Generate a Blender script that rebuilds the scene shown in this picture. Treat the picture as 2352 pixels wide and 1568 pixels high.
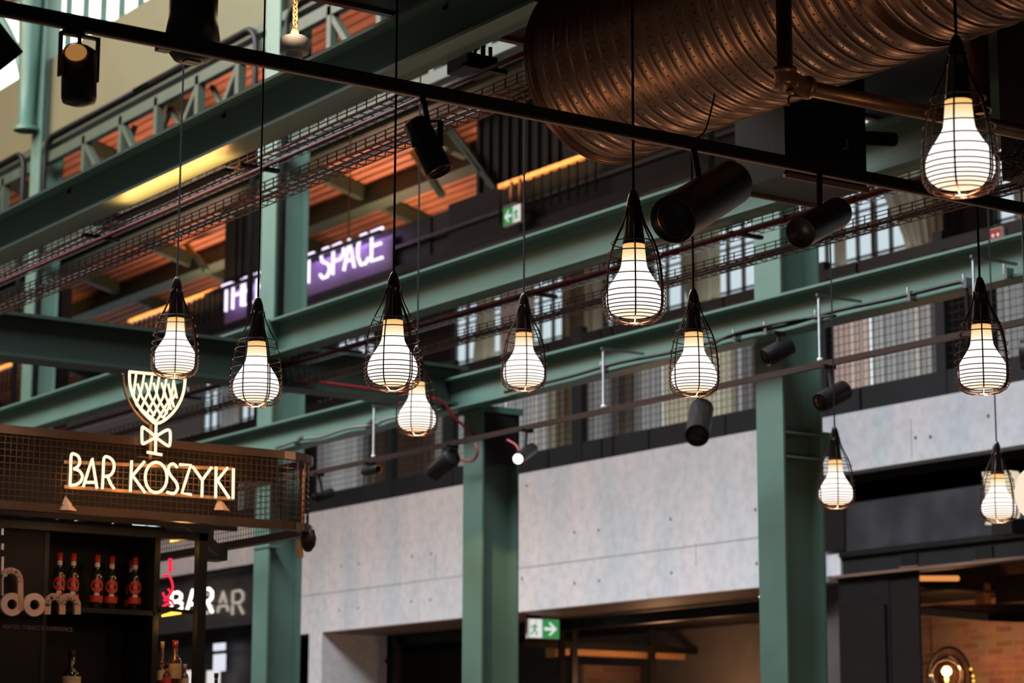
import bpy, math, random
from mathutils import Vector, Matrix
random.seed(7)
R = math.radians
scene = bpy.context.scene
for o in list(bpy.data.objects): bpy.data.objects.remove(o)
col = scene.collection

# ------------------------------------------------------------------ camera
FPX, PITCH, YAW, ROLL = 5438.58, R(10.66553), R(34.40413), R(0.17136)
CX, CY = 1176.0, 784.0
EYE = Vector((0, 0, 1.6))
cF = Vector((math.sin(YAW)*math.cos(PITCH), math.cos(YAW)*math.cos(PITCH), math.sin(PITCH)))
_r = Vector((math.cos(YAW), -math.sin(YAW), 0)); _u = _r.cross(cF)
cR = _r*math.cos(ROLL) + _u*math.sin(ROLL)
cU = -_r*math.sin(ROLL) + _u*math.cos(ROLL)
cam_d = bpy.data.cameras.new('camera'); cam = bpy.data.objects.new('camera', cam_d); col.objects.link(cam)
cam.matrix_world = Matrix(((cR.x, cU.x, -cF.x, EYE.x), (cR.y, cU.y, -cF.y, EYE.y), (cR.z, cU.z, -cF.z, EYE.z), (0, 0, 0, 1)))
cam_d.sensor_width = 36; cam_d.lens = FPX/2352*36; cam_d.clip_end = 300
cam_d.dof.use_dof = True; cam_d.dof.focus_distance = 10.6; cam_d.dof.aperture_fstop = 3.6
cam_d.dof.aperture_blades = 0
scene.camera = cam
scene.view_settings.view_transform = 'Standard'; scene.view_settings.look = 'None'
scene.view_settings.gamma = 1; scene.view_settings.use_curve_mapping = False
scene.view_settings.exposure = 0.0
# world: soft grey daylight that reaches the hall through its glazed roof
w = bpy.data.worlds.new('world'); scene.world = w; w.use_nodes = True
bg = w.node_tree.nodes['Background']; bg.inputs[0].default_value = (0.72, 0.62, 0.58, 1); bg.inputs[1].default_value = 0.06

def area(name, loc, target, sx, sy, power, color, spread=180):
    l = bpy.data.lights.new(name, 'AREA'); l.shape = 'RECTANGLE'; l.size = sx; l.size_y = sy
    l.energy = power; l.color = color; l.spread = R(spread)
    o = bpy.data.objects.new(name, l); col.objects.link(o); o.location = loc
    d = Vector(target)-Vector(loc); o.rotation_euler = d.to_track_quat('-Z', 'Y').to_euler()
    return o
def point(name, loc, power, color, rad=0.1):
    l = bpy.data.lights.new(name, 'POINT'); l.energy = power; l.color = color; l.shadow_soft_size = rad
    o = bpy.data.objects.new(name, l); col.objects.link(o); o.location = loc; return o
# roof daylight over the nave, then an added fill inside the hall
area('skylight_and_fill', (1.0, 23, 23), (11.5, 22.5, 4), 28, 4, 6000, (0.84, 0.92, 1.0))
area('skylight_and_fill', (7.4, 18.5, 12.6), (14.5, 19.5, 4), 20, 2, 2300, (0.84, 0.92, 1.0))  # added fill lamp under the roof for the concrete and columns
# added warm lamp inside the nave, standing in for glare on the wall
area('added_warm_wall_light', (5, 30, 13.5), (12.4, 27.5, 11), 4, 4, 750, (1.0, 0.58, 0.28))
WARM = (1.0, 0.55, 0.25)

def ray(x, y): return cF + cR*((x-CX)/FPX) - cU*((y-CY)/FPX)
def at(x, y, X=None, Y=None, Z=None, D=None):
    """the point of the place seen at photograph pixel (x, y) on a given vertical or level plane"""
    d = ray(x, y)
    if X is not None: k = X/d.x
    elif Y is not None: k = Y/d.y
    elif Z is not None: k = (Z-1.6)/d.z
    else: k = D
    return EYE + d*k
def atplane(x, y, p0, n):
    d = ray(x, y); n = Vector(n); return EYE + d*((Vector(p0)-EYE).dot(n)/d.dot(n))

# planes of the hall
XB1, XB2, XB3, XC, XG, XW = 6.5, 10.1, 12.1, 12.3, 17.3, 21.0
ZB = 5.44   # underside of the main girders

# ------------------------------------------------------------------ materials
def nodes(name):
    m = bpy.data.materials.new(name); m.use_nodes = True
    return m, m.node_tree.nodes, m.node_tree.links, m.node_tree.nodes['Principled BSDF']
def paint(name, c, rough=0.5, metal=0.0, var=0.12, scale=4.0, bump=0.0, coat=0.0):
    m, N, L, B = nodes(name)
    tc = N.new('ShaderNodeTexCoord'); nz = N.new('ShaderNodeTexNoise'); nz.inputs['Scale'].default_value = scale
    nz.inputs['Detail'].default_value = 5
    L.new(tc.outputs['Object'], nz.inputs['Vector'])
    cr = N.new('ShaderNodeValToRGB')
    cr.color_ramp.elements[0].position = .3; cr.color_ramp.elements[1].position = .7
    cr.color_ramp.elements[0].color = tuple(v*(1-var) for v in c)+(1,)
    cr.color_ramp.elements[1].color = tuple(min(1, v*(1+var)) for v in c)+(1,)
    L.new(nz.outputs['Fac'], cr.inputs['Fac']); L.new(cr.outputs['Color'], B.inputs['Base Color'])
    B.inputs['Roughness'].default_value = rough; B.inputs['Metallic'].default_value = metal
    if max(c) < .03 and not coat: B.inputs['Specular IOR Level'].default_value = .22
    if coat: B.inputs['Coat Weight'].default_value = coat
    if bump:
        b = N.new('ShaderNodeBump'); b.inputs['Strength'].default_value = bump; b.inputs['Distance'].default_value = .02
        L.new(nz.outputs['Fac'], b.inputs['Height']); L.new(b.outputs['Normal'], B.inputs['Normal'])
    return m
def glow(name, c, s):
    m = bpy.data.materials.new(name); m.use_nodes = True; N = m.node_tree.nodes; L = m.node_tree.links
    N.clear(); e = N.new('ShaderNodeEmission'); o = N.new('ShaderNodeOutputMaterial')
    e.inputs[0].default_value = (*c, 1); e.inputs[1].default_value = s; L.new(e.outputs[0], o.inputs[0]); return m

GREEN = paint('green_steel_paint', (0.105, 0.178, 0.140), .42, 0, .08, 2.5)
GREEN2 = paint('dark_green_steel_paint', (0.05, 0.115, 0.085), .45, 0, .1, 3)
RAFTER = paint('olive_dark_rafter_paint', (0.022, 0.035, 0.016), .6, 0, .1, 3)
WALLGREEN = paint('green_plaster', (0.11, 0.10, 0.05), .8, 0, .06, 1.2)  # wall green darkened and pulled to olive for glare and fill light
BLACK = paint('black_powder_coat', (0.012, 0.011, 0.011), .42, 0, .2, 8)
CORD = paint('cord_textile', (0.006, 0.005, 0.005), .95, 0, .2, 30)
BLACKGLOSS = paint('black_glossy_metal', (0.016, 0.010, 0.009), .22, 0, .2, 8, coat=.3)
WIRE = paint('dark_bronze_wire', (0.05, 0.022, 0.015), .3, .7, .2, 20)
SLATE = paint('slate_cladding', (0.017, 0.020, 0.024), .5, 0, .15, 3)
DARKBROWN = paint('dark_brown_ceiling', (0.008, 0.0055, 0.005), .6, 0, .2, 2)
BROWN = paint('brown_soffit', (0.20, 0.11, 0.075), .6, 0, .15, 3)  # soffit brown, raised and warmed for the shop lamps' light
ZINC = paint('galvanised_steel', (0.26, 0.26, 0.27), .4, .9, .15, 15)
DUCTWARM = paint('warm_spiral_duct_metal', (0.42, 0.19, 0.10), .30, .95, .10, 3, 0)
PIPEM = paint('warm_toned_metal', (0.30, 0.155, 0.085), .38, .8, .25, 9, .1)  # orange lamp light on the pipes put into the metal tone
RED = paint('red_pipe_paint', (0.25, 0.014, 0.02), .4, 0, .1, 6)
RUST = paint('warm_mesh_wire', (0.16, 0.09, 0.07), .4, .6, .2, 9)
WOODRAIL = paint('oiled_oak', (0.62, 0.32, 0.12), .4, 0, .2, 20)
TAN = paint('tan_wood', (0.34, 0.2, 0.11), .5, 0, .15, 12)
CREAM = paint('cream_letters', (0.55, 0.36, 0.27), .5, 0, .05, 3)
GLASSDARK = paint('bottle_glass', (0.012, 0.012, 0.010), .08, 0, .1, 5, coat=.6)
LABELR = paint('red_paper_label', (0.55, 0.035, 0.025), .5, 0, .08, 9)
LABELC = paint('cream_paper_label', (0.6, 0.42, 0.25), .6, 0, .2, 22)
LABELW = paint('white_paper', (0.7, 0.65, 0.6), .6, 0, .05, 9)
GREYM = paint('cast_concrete_grey', (0.42, 0.42, 0.46), .8, 0, .1, 12, .2)
CHALK = paint('chalky_black_panel', (0.022, 0.023, 0.030), .6, 0, .75, 2.6)
SKYP = glow('sky_behind_glass', (0.62, 0.74, 0.80), 0.95)
SKYL = glow('daylight_behind_curtains', (0.66, 0.74, 0.80), 2.0)
SKYB = glow('bright_sky_behind_glass', (1.0, 0.93, 0.86), 2.2)
BULB = glow('lit_opal_glass', (1.0, 0.80, 0.62), 4.2)
def bulb_glass():
    m = bpy.data.materials.new('lit_opal_glass'); m.use_nodes = True; N = m.node_tree.nodes; L = m.node_tree.links; N.clear()
    tc = N.new('ShaderNodeTexCoord'); sp = N.new('ShaderNodeSeparateXYZ'); mr = N.new('ShaderNodeMapRange'); cr = N.new('ShaderNodeValToRGB'); e = N.new('ShaderNodeEmission'); o = N.new('ShaderNodeOutputMaterial')
    L.new(tc.outputs['Object'], sp.inputs[0]); L.new(sp.outputs[2], mr.inputs['Value']); mr.inputs['From Min'].default_value = 0; mr.inputs['From Max'].default_value = .336
    L.new(mr.outputs[0], cr.inputs[0]); E_ = cr.color_ramp.elements
    E_[0].position = .06; E_[0].color = (1.0, .66, .36, 1); E_[1].position = 1; E_[1].color = (1.0, .52, .14, 1)
    for p_, c_ in ((.18, (1, .92, .84, 1)), (.72, (1, .93, .85, 1)), (.86, (1, .74, .42, 1))): k = E_.new(p_); k.color = c_
    L.new(cr.outputs[0], e.inputs[0]); L.new(e.outputs[0], o.inputs[0])
    m2 = N.new('ShaderNodeMapRange'); L.new(mr.outputs[0], m2.inputs['Value']); m2.inputs['From Min'].default_value = .6; m2.inputs['From Max'].default_value = 1; m2.inputs['To Min'].default_value = 1.35; m2.inputs['To Max'].default_value = .95
    L.new(m2.outputs[0], e.inputs[1]); return m
BULBG = bulb_glass()
NECK = glow('lit_opal_glass_neck', (1.0, 0.60, 0.20), 1.15)
NEONW = glow('warm_neon', (1.0, 0.74, 0.42), 2.0)
NEONP = glow('violet_neon', (0.86, 0.74, 1.0), 1.8)
NEONC = glow('white_neon', (1.0, 0.86, 0.68), 3.5)
NEONR = glow('red_neon', (1.0, 0.02, 0.06), 1.4)
AMBER = glow('amber_light', (1.0, 0.50, 0.06), 2.0)
AMBERDIM = glow('amber_shelf_light', (1.0, 0.36, 0.10), 0.8)
WHITEL = glow('white_light', (1.0, 0.85, 0.68), 3.0)
SCREEN = glow('white_screen', (0.85, 0.88, 1.0), 0.9)
SIGNW = glow('sign_white_lit', (0.92, 0.88, 0.86), 0.85)
SIGNG = glow('sign_green_lit', (0.03, 0.27, 0.07), 1.0)

def duct_mat():  # galvanised steel with warm lamp light put into its base colour
    m, N, L, B = nodes('spiral_duct_metal')
    tc = N.new('ShaderNodeTexCoord'); nz = N.new('ShaderNodeTexNoise'); nz.inputs['Scale'].default_value = 5; nz.inputs['Detail'].default_value = 6
    L.new(tc.outputs['Object'], nz.inputs['Vector'])
    cr = N.new('ShaderNodeValToRGB'); cr.color_ramp.elements[0].color = (.22, .115, .07, 1); cr.color_ramp.elements[1].color = (.36, .19, .115, 1)
    L.new(nz.outputs['Fac'], cr.inputs['Fac']); L.new(cr.outputs['Color'], B.inputs['Base Color'])
    mr = N.new('ShaderNodeMapRange'); mr.inputs['To Min'].default_value = .30; mr.inputs['To Max'].default_value = .38
    L.new(nz.outputs['Fac'], mr.inputs['Value']); L.new(mr.outputs['Result'], B.inputs['Roughness'])
    B.inputs['Metallic'].default_value = 0.92
    return m
DUCT = duct_mat()

def concrete_mat():
    m, N, L, B = nodes('board_marked_concrete')
    tc = N.new('ShaderNodeTexCoord')
    mp = N.new('ShaderNodeMapping'); mp.inputs['Scale'].default_value = (1, 1.4, .35); L.new(tc.outputs['Object'], mp.inputs['Vector'])
    n1 = N.new('ShaderNodeTexNoise'); n1.inputs['Scale'].default_value = 1.1; n1.inputs['Detail'].default_value = 8; n1.inputs['Roughness'].default_value = .6
    n2 = N.new('ShaderNodeTexNoise'); n2.inputs['Scale'].default_value = 9; n2.inputs['Detail'].default_value = 6
    L.new(mp.outputs[0], n1.inputs['Vector']); L.new(tc.outputs['Object'], n2.inputs['Vector'])
    cr = N.new('ShaderNodeValToRGB'); e = cr.color_ramp.elements
    e[0].position = .36; e[0].color = (.62, .68, .73, 1); e[1].position = .64; e[1].color = (.80, .76, .77, 1)
    L.new(n1.outputs['Fac'], cr.inputs['Fac'])
    mix = N.new('ShaderNodeMixRGB'); mix.blend_type = 'MULTIPLY'; mix.inputs['Fac'].default_value = .35
    c2 = N.new('ShaderNodeValToRGB'); c2.color_ramp.elements[0].position = .3; c2.color_ramp.elements[0].color = (.6, .6, .6, 1); c2.color_ramp.elements[1].position = .6
    L.new(n2.outputs['Fac'], c2.inputs['Fac']); L.new(cr.outputs['Color'], mix.inputs[1]); L.new(c2.outputs['Color'], mix.inputs[2])
    L.new(mix.outputs[0], B.inputs['Base Color']); B.inputs['Roughness'].default_value = .85
    return m
CONC = concrete_mat()

def brick_mat():
    m, N, L, B = nodes('old_brick')
    tc = N.new('ShaderNodeTexCoord'); mp = N.new('ShaderNodeMapping'); mp.inputs['Rotation'].default_value = (R(90), 0, 0)
    sep = N.new('ShaderNodeSeparateXYZ'); cb = N.new('ShaderNodeCombineXYZ'); ad = N.new('ShaderNodeMath'); ad.operation = 'ADD'
    L.new(tc.outputs['Object'], sep.inputs[0]); L.new(sep.outputs[0], ad.inputs[0]); L.new(sep.outputs[1], ad.inputs[1])
    L.new(ad.outputs[0], cb.inputs[0]); L.new(sep.outputs[2], cb.inputs[1])
    bk = N.new('ShaderNodeTexBrick'); bk.inputs['Scale'].default_value = 1; bk.inputs['Brick Width'].default_value = .27; bk.inputs['Row Height'].default_value = .085
    bk.inputs['Mortar Size'].default_value = .012; bk.inputs['Color1'].default_value = (.36, .22, .14, 1); bk.inputs['Color2'].default_value = (.24, .11, .07, 1); bk.inputs['Mortar'].default_value = (.33, .2, .13, 1)
    L.new(cb.outputs[0], bk.inputs['Vector'])
    nz = N.new('ShaderNodeTexNoise'); nz.inputs['Scale'].default_value = 3; L.new(tc.outputs['Object'], nz.inputs['Vector'])
    mx = N.new('ShaderNodeMixRGB'); mx.inputs['Fac'].default_value = .5; mx.blend_type = 'OVERLAY'
    L.new(bk.outputs['Color'], mx.inputs[1]); L.new(nz.outputs['Color'], mx.inputs[2]); L.new(mx.outputs[0], B.inputs['Base Color'])
    B.inputs['Roughness'].default_value = .85; return m
BRICK = brick_mat()

def slat_mat():
    m, N, L, B = nodes('stained_ceiling_boards')
    tc = N.new('ShaderNodeTexCoord'); mp = N.new('ShaderNodeMapping'); mp.inputs['Scale'].default_value = (3, .25, 3); L.new(tc.outputs['Object'], mp.inputs[0])
    nz = N.new('ShaderNodeTexNoise'); nz.inputs['Scale'].default_value = 3; nz.inputs['Detail'].default_value = 5; L.new(mp.outputs[0], nz.inputs['Vector'])
    cr = N.new('ShaderNodeValToRGB'); cr.color_ramp.elements[0].position = .3; cr.color_ramp.elements[0].color = (.26, .085, .04, 1); cr.color_ramp.elements[1].position = .7; cr.color_ramp.elements[1].color = (.44, .165, .075, 1)
    L.new(nz.outputs['Fac'], cr.inputs[0]); L.new(cr.outputs[0], B.inputs['Base Color']); B.inputs['Roughness'].default_value = .7
    return m
SLATS = slat_mat()

def curtain_mat(name, a, b, c):
    m, N, L, B = nodes(name)
    tc = N.new('ShaderNodeTexCoord'); mp = N.new('ShaderNodeMapping'); mp.inputs['Scale'].default_value = (1, 1, .02); L.new(tc.outputs['Object'], mp.inputs[0])
    nz = N.new('ShaderNodeTexNoise'); nz.inputs['Scale'].default_value = 1.6; nz.inputs['Detail'].default_value = 6; nz.inputs['Roughness'].default_value = .7; L.new(mp.outputs[0], nz.inputs['Vector'])
    cr = N.new('ShaderNodeValToRGB'); e = cr.color_ramp.elements; e[0].position = .32; e[0].color = (*a, 1); e[1].position = .7; e[1].color = (*c, 1)
    k = e.new(.5); k.color = (*b, 1)
    L.new(nz.outputs['Fac'], cr.inputs[0]); L.new(cr.outputs[0], B.inputs['Base Color']); B.inputs['Roughness'].default_value = .9
    tr = N.new('ShaderNodeBsdfTranslucent'); L.new(cr.outputs[0], tr.inputs[0])
    ms = N.new('ShaderNodeMixShader'); ms.inputs[0].default_value = .6
    out = N['Material Output']; L.new(B.outputs[0], ms.inputs[1]); L.new(tr.outputs[0], ms.inputs[2]); L.new(ms.outputs[0], out.inputs[0])
    return m
CURT = curtain_mat('striped_linen_curtain', (.26, .21, .15), (.50, .43, .30), (.66, .57, .42))
CURTG = curtain_mat('grey_linen_curtain', (.26, .245, .24), (.42, .40, .38), (.62, .52, .40))
CURTP = curtain_mat('pink_linen_curtain', (.40, .27, .23), (.55, .38, .33), (.62, .50, .38))

def clear_glass():
    m, N, L, B = nodes('clear_bulb_glass')
    B.inputs['Transmission Weight'].default_value = 1; B.inputs['Roughness'].default_value = .02; B.inputs['IOR'].default_value = 1.15
    B.inputs['Base Color'].default_value = (1, .8, .6, 1); return m
CLEAR = clear_glass()

# ------------------------------------------------------------------ mesh builder
class MB:
    def __init__(s): s.v = []; s.f = []; s.smooth = []
    def add(s, vs, fs, sm=False):
        k = len(s.v); s.v += [Vector(v) for v in vs]
        for f in fs: s.f.append([k+i for i in f]); s.smooth.append(sm)
        return s
    def box(s, a, b):
        x0, y0, z0 = (min(a[i], b[i]) for i in range(3)); x1, y1, z1 = (max(a[i], b[i]) for i in range(3))
        return s.add([(x0,y0,z0),(x1,y0,z0),(x1,y1,z0),(x0,y1,z0),(x0,y0,z1),(x1,y0,z1),(x1,y1,z1),(x0,y1,z1)],
              [(0,3,2,1),(4,5,6,7),(0,1,5,4),(1,2,6,5),(2,3,7,6),(3,0,4,7)])
    def bar(s, p, q, w, h, up=(0,0,1)):
        """square bar from p to q; w across, h along up"""
        p, q = Vector(p), Vector(q); d = (q-p).normalized(); u = Vector(up)
        if abs(d.dot(u)) > .98: u = Vector((1, 0, 0))
        a = d.cross(u).normalized(); b = a.cross(d).normalized()
        vs = [e+a*(i*w/2)+b*(j*h/2) for e in (p, q) for i, j in ((-1,-1),(1,-1),(1,1),(-1,1))]
        return s.add(vs, [(0,1,2,3),(7,6,5,4),(0,4,5,1),(1,5,6,2),(2,6,7,3),(3,7,4,0)])
    def tube(s, pts, r, n=8, closed=False, cap=True):
        pts = [Vector(p) for p in pts]; m = len(pts); rs = r if isinstance(r, (list, tuple)) else [r]*m
        ref = None; rings = []
        for i, p in enumerate(pts):
            if closed: t = pts[(i+1) % m]-pts[i-1]
            else: t = pts[min(i+1, m-1)]-pts[max(i-1, 0)]
            t.normalize()
            if ref is None:
                ref = Vector((0,0,1)) if abs(t.z) < .9 else Vector((1,0,0))
            a = t.cross(ref).normalized(); ref = a.cross(t).normalized()
            rings.append([p+(a*math.cos(2*math.pi*k/n)+ref*math.sin(2*math.pi*k/n))*rs[i] for k in range(n)])
        vs = [v for g in rings for v in g]; fs = []
        for i in range(m if closed else m-1):
            j = (i+1) % m
            for k in range(n): l = (k+1) % n; fs.append((i*n+k, i*n+l, j*n+l, j*n+k))
        s.add(vs, fs, True)
        if cap and not closed:
            k = len(s.v)-len(vs)
            s.f.append([k+i for i in range(n)][::-1]); s.smooth.append(False)
            s.f.append([k+(m-1)*n+i for i in range(n)]); s.smooth.append(False)
        return s
    def lathe(s, prof, c=(0,0,0), axis=(0,0,1), n=32, sm=True):
        """prof: list of (radius, height along axis)"""
        c = Vector(c); z = Vector(axis).normalized(); u = Vector((1,0,0)) if abs(z.x) < .9 else Vector((0,1,0))
        a = z.cross(u).normalized(); b = z.cross(a)
        vs = [c+z*h+(a*math.cos(2*math.pi*k/n)+b*math.sin(2*math.pi*k/n))*r for r, h in prof for k in range(n)]
        fs = [(i*n+k, i*n+(k+1) % n, (i+1)*n+(k+1) % n, (i+1)*n+k) for i in range(len(prof)-1) for k in range(n)]
        return s.add(vs, fs, sm)
    def cyl(s, p, q, r, n=20):
        p, q = Vector(p), Vector(q); L = (q-p).length
        return s.lathe([(0, 0), (r, 0), (r, 0), (r, L), (r, L), (0, L)], p, q-p, n)
    def prism(s, poly, d):
        """closed polygon (list of 3D points) extruded by vector d"""
        n = len(poly); d = Vector(d); vs = [Vector(p) for p in poly]+[Vector(p)+d for p in poly]
        fs = [tuple(range(n))[::-1], tuple(range(n, 2*n))]+[(i, (i+1) % n, n+(i+1) % n, n+i) for i in range(n)]
        return s.add(vs, fs)
    def build(s, name, mat, parent=None, origin=None, label=None):
        o0 = Vector(origin) if origin is not None else (Vector(parent['_o']) if parent is not None and '_o' in parent else Vector((0,0,0)))
        me = bpy.data.meshes.new(name); me.from_pydata([tuple(v-o0) for v in s.v], [], s.f); me.update()
        me.polygons.foreach_set('use_smooth', s.smooth); me.materials.append(mat)
        o = bpy.data.objects.new(name, me); col.objects.link(o)
        if parent is not None:
            o.parent = parent; o['_o'] = parent['_o'] if '_o' in parent else (0., 0., 0.)
        else: o.location = o0; o['_o'] = tuple(o0)
        if label: o['label'] = label
        return o
def tag(o, label, cat, group=None, kind=None):
    o['label'] = label; o['category'] = cat
    if group: o['group'] = group
    if kind: o['kind'] = kind
    return o
def thing(name, label, cat, loc=(0,0,0), group=None):
    o = bpy.data.objects.new(name, None); col.objects.link(o); o.location = loc; o['_o'] = tuple(loc); o.empty_display_size = .1
    return tag(o, label, cat, group)
def struct(o): o['kind'] = 'structure'; return o
def copytree(o, parent=None):
    c = o.copy(); col.objects.link(c); c.parent = parent
    for ch in list(o.children): copytree(ch, c)
    return c
def arc(c, a, b, r, t0, t1, n=10):
    c, a, b = Vector(c), Vector(a), Vector(b)
    return [c+(a*math.cos(R(t0+(t1-t0)*i/n))+b*math.sin(R(t0+(t1-t0)*i/n)))*r for i in range(n+1)]
def smoothpath(pts, k=4):
    P = [Vector(p) for p in pts]; out = []
    for i in range(len(P)-1):
        p0, p1, p2, p3 = P[max(i-1, 0)], P[i], P[i+1], P[min(i+2, len(P)-1)]
        for j in range(k):
            t = j/k; out.append(.5*((2*p1)+(p2-p0)*t+(2*p0-5*p1+4*p2-p3)*t*t+(3*p1-p0-3*p2+p3)*t**3))
    out.append(P[-1]); return out
def ibeam_y(mb, X, y0, y1, zb, zt, b, t=.02, tw=.014):
    mb.box((X, y0, zt-t), (X+b, y1, zt)); mb.box((X, y0, zb), (X+b, y1, zb+t)); mb.box((X+b/2-tw/2, y0, zb+t), (X+b/2+tw/2, y1, zt-t)); return mb
def ibeam_x(mb, Y, x0, x1, zb, zt, b, t=.02, tw=.014):
    mb.box((x0, Y, zt-t), (x1, Y+b, zt)); mb.box((x0, Y, zb), (x1, Y+b, zb+t)); mb.box((x0, Y+b/2-tw/2, zb+t), (x1, Y+b/2+tw/2, zt-t)); return mb

# ================================================================== THE SETTING
struct(MB().box((-60, -40, -.1), (70, 90, 0)).build('floor', paint('stone_floor', (.10, .08, .065), .5)))
# clerestory wall above the truss, with window openings built around bright panes
ZT = at(300, 216, X=XC).z      # top of the truss
zs = at(115, 137, X=XC+.15).z  # sill of the high windows
yr = lambda px, X: at(px, 300, X=X).y
wl = MB()
wl.box((XC+.15, 10, ZT+.02), (XC+.4, 46, zs))
zt2 = zs+4.5
y_open = [(at(350, 20, X=XC+.15).y, at(103, 60, X=XC+.15).y), (at(60, 60, X=XC+.15).y, at(-400, 60, X=XC+.15).y)]
wl.box((XC+.15, 10, zs), (XC+.4, y_open[0][0], zt2)); wl.box((XC+.15, y_open[0][1], zs), (XC+.4, y_open[1][0], zt2))
wl.box((XC+.15, 10, zt2), (XC+.4, 46, zt2+1))
struct(wl.build('wall_right', WALLGREEN))
for i, (a, b) in enumerate(y_open):
    p = struct(MB().box((XC+.3, a, zs), (XC+.32, b, zt2)).build('window_%d' % (i+1), SKYB, origin=(XC+.3, a, zs)))
    fr = MB(); n = 6
    for k in range(n+1): yy = a+(b-a)*k/n; fr.box((XC+.22, yy-.025, zs), (XC+.29, yy+.025, zt2))
    for k in range(5): z = zs+1.3*k; fr.box((XC+.22, a, z-.03), (XC+.29, b, z+.03))
    fr.build('window_frame', GREEN2, p)

# slatted, stained side aisle ceiling that falls away from the nave
c0 = Vector((XC, 0, 12.8)); c1 = Vector((XW+.4, 0, 10.35)); cdir = (c1-c0); cn = Vector((-cdir.z, 0, cdir.x)).normalized()
cm = MB(); L = cdir.length; cd = cdir.normalized(); ns = 60
cm.prism([c0+Vector((0, 8, 0))+cn*.12, c1+Vector((0, 8, 0))+cn*.12, c1+Vector((0, 8, 0))+cn*.16, c0+Vector((0, 8, 0))+cn*.16], (0, 44, 0))
for k in range(ns):
    p = c0+cd*(L*k/ns); q = p+cd*(L/ns*.72)
    cm.prism([p+Vector((0, 8, 0)), q+Vector((0, 8, 0)), q+Vector((0, 8, 0))+cn*.12, p+Vector((0, 8, 0))+cn*.12], (0, 44, 0))
struct(cm.build('ceiling', SLATS))
cpl = lambda x, y: atplane(x, y, c0, cn)
# rafters and purlins of the side aisle roof
ra = cpl(255, 640).y; rb = cpl(446, 585).y; st = abs(ra-rb)
for k in range(12):
    y = ra+2*st-st*k
    if y < 10: break
    m = MB(); m.bar(c0+Vector((0, y, -.14)), c1+Vector((0, y, -.14)), .14, .22, up=cn)
    tag(m.build('roof_rafter', RAFTER, origin=c0+Vector((0, y, 0))), 'green sloping rafter under the orange boarded side aisle roof', 'rafter', 'side aisle rafters')
for k, (px, py) in enumerate([(365, 622), (560, 395), (300, 470)]):
    p = cpl(px, py)
    tag(MB().bar((p.x, 9, p.z-.2), (p.x, 48, p.z-.2), .24, .34, up=cn).build('roof_purlin', RAFTER, origin=(p.x, 9, p.z)),
        'dark green purlin running lengthwise across the orange boards', 'purlin', 'side aisle purlins')
# outer wall of the gallery (behind windows), and back fill
ow = MB()
z_sill = at(1731, 668, X=XW).z; z_head = z_sill+2.4
ow.box((XW+.1, 8, 0), (XW+.3, 52, 5.0))
ow.box((XW+.1, 8, z_head), (XW+.3, 52, 10.6))
struct(ow.build('wall_back', paint('dark_plaster', (.10, .085, .075), .8)))
struct(MB().box((XG-.2, 52, 0), (XW+.3, 52.2, 13)).build('wall_left', paint('end_plaster', (.05, .045, .04), .8)))

# ---- gallery windows: panes, mullions, from far left to right (pixel ranges taken along the sill)
def ys(px): return at(px, 600, X=XW).y
WIN = [(470, 592), (770, 862), (1040, 1150), (1150, 1292), (1384, 1420), (1490, 1595), (1595, 1735), (1858, 1925), (1925, 2160), (2288, 2420)]
for i, (a, b) in enumerate(WIN):
    y0, y1 = ys(b), ys(a)
    p = struct(MB().box((XW+.12, y0, z_sill), (XW+.14, y1, z_head)).build('window_%d' % (i+3), SKYP, origin=(XW+.12, y0, z_sill)))
    fr = MB(); n = max(2, round((y1-y0)/.34))
    for k in range(n+1):
        yy = y0+(y1-y0)*k/n; t = .014 if k % 4 else .035
        fr.box((XW+.04, yy-t, z_sill), (XW+.1, yy+t, z_head))
    for k in range(8):
        z = z_sill+.1+.31*k; fr.box((XW+.05, y0, z-.012), (XW+.09, y1, z+.012))
    fr.box((XW+.02, y0, z_sill-.03), (XW+.12, y1, z_sill+.05))
    fr.build('window_frame', paint('window_steel_%d' % i, (.10, .10, .085), .5), p)
struct(MB().box((XW+.02, 2, 4.5), (XW+.1, ys(2420), 10.6)).build('wall_right_end', SLATE))
lowp = struct(MB().box((XW+.12, ys(2420), 5.0), (XW+.14, 52, z_sill)).build('window_40', SKYL, origin=(XW, 20, 5)))
MB().box((XW+.11, 8, z_sill-.04), (XW+.16, 52, z_sill+.0)).build('window_frame', BLACK, lowp)
# solid piers between the windows
def pier(a, b, m, x=XW):
    return MB().box((x-.02, at(b, 600, X=x).y, 3.9), (x+.12, at(a, 600, X=x).y, z_head+.6)).build('wall_pier', m)
for i, (a, b, m) in enumerate([(592, 770, SLATE), (862, 1040, SLATE), (1735, 1858, SLATE), (2160, 2200, SLATE), (2200, 2288, BLACK), (1292, 1384, SLATE), (1420, 1490, SLATE)]):
    struct(pier(a, b, m)).name = 'trim_%d' % (i+1)
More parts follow.
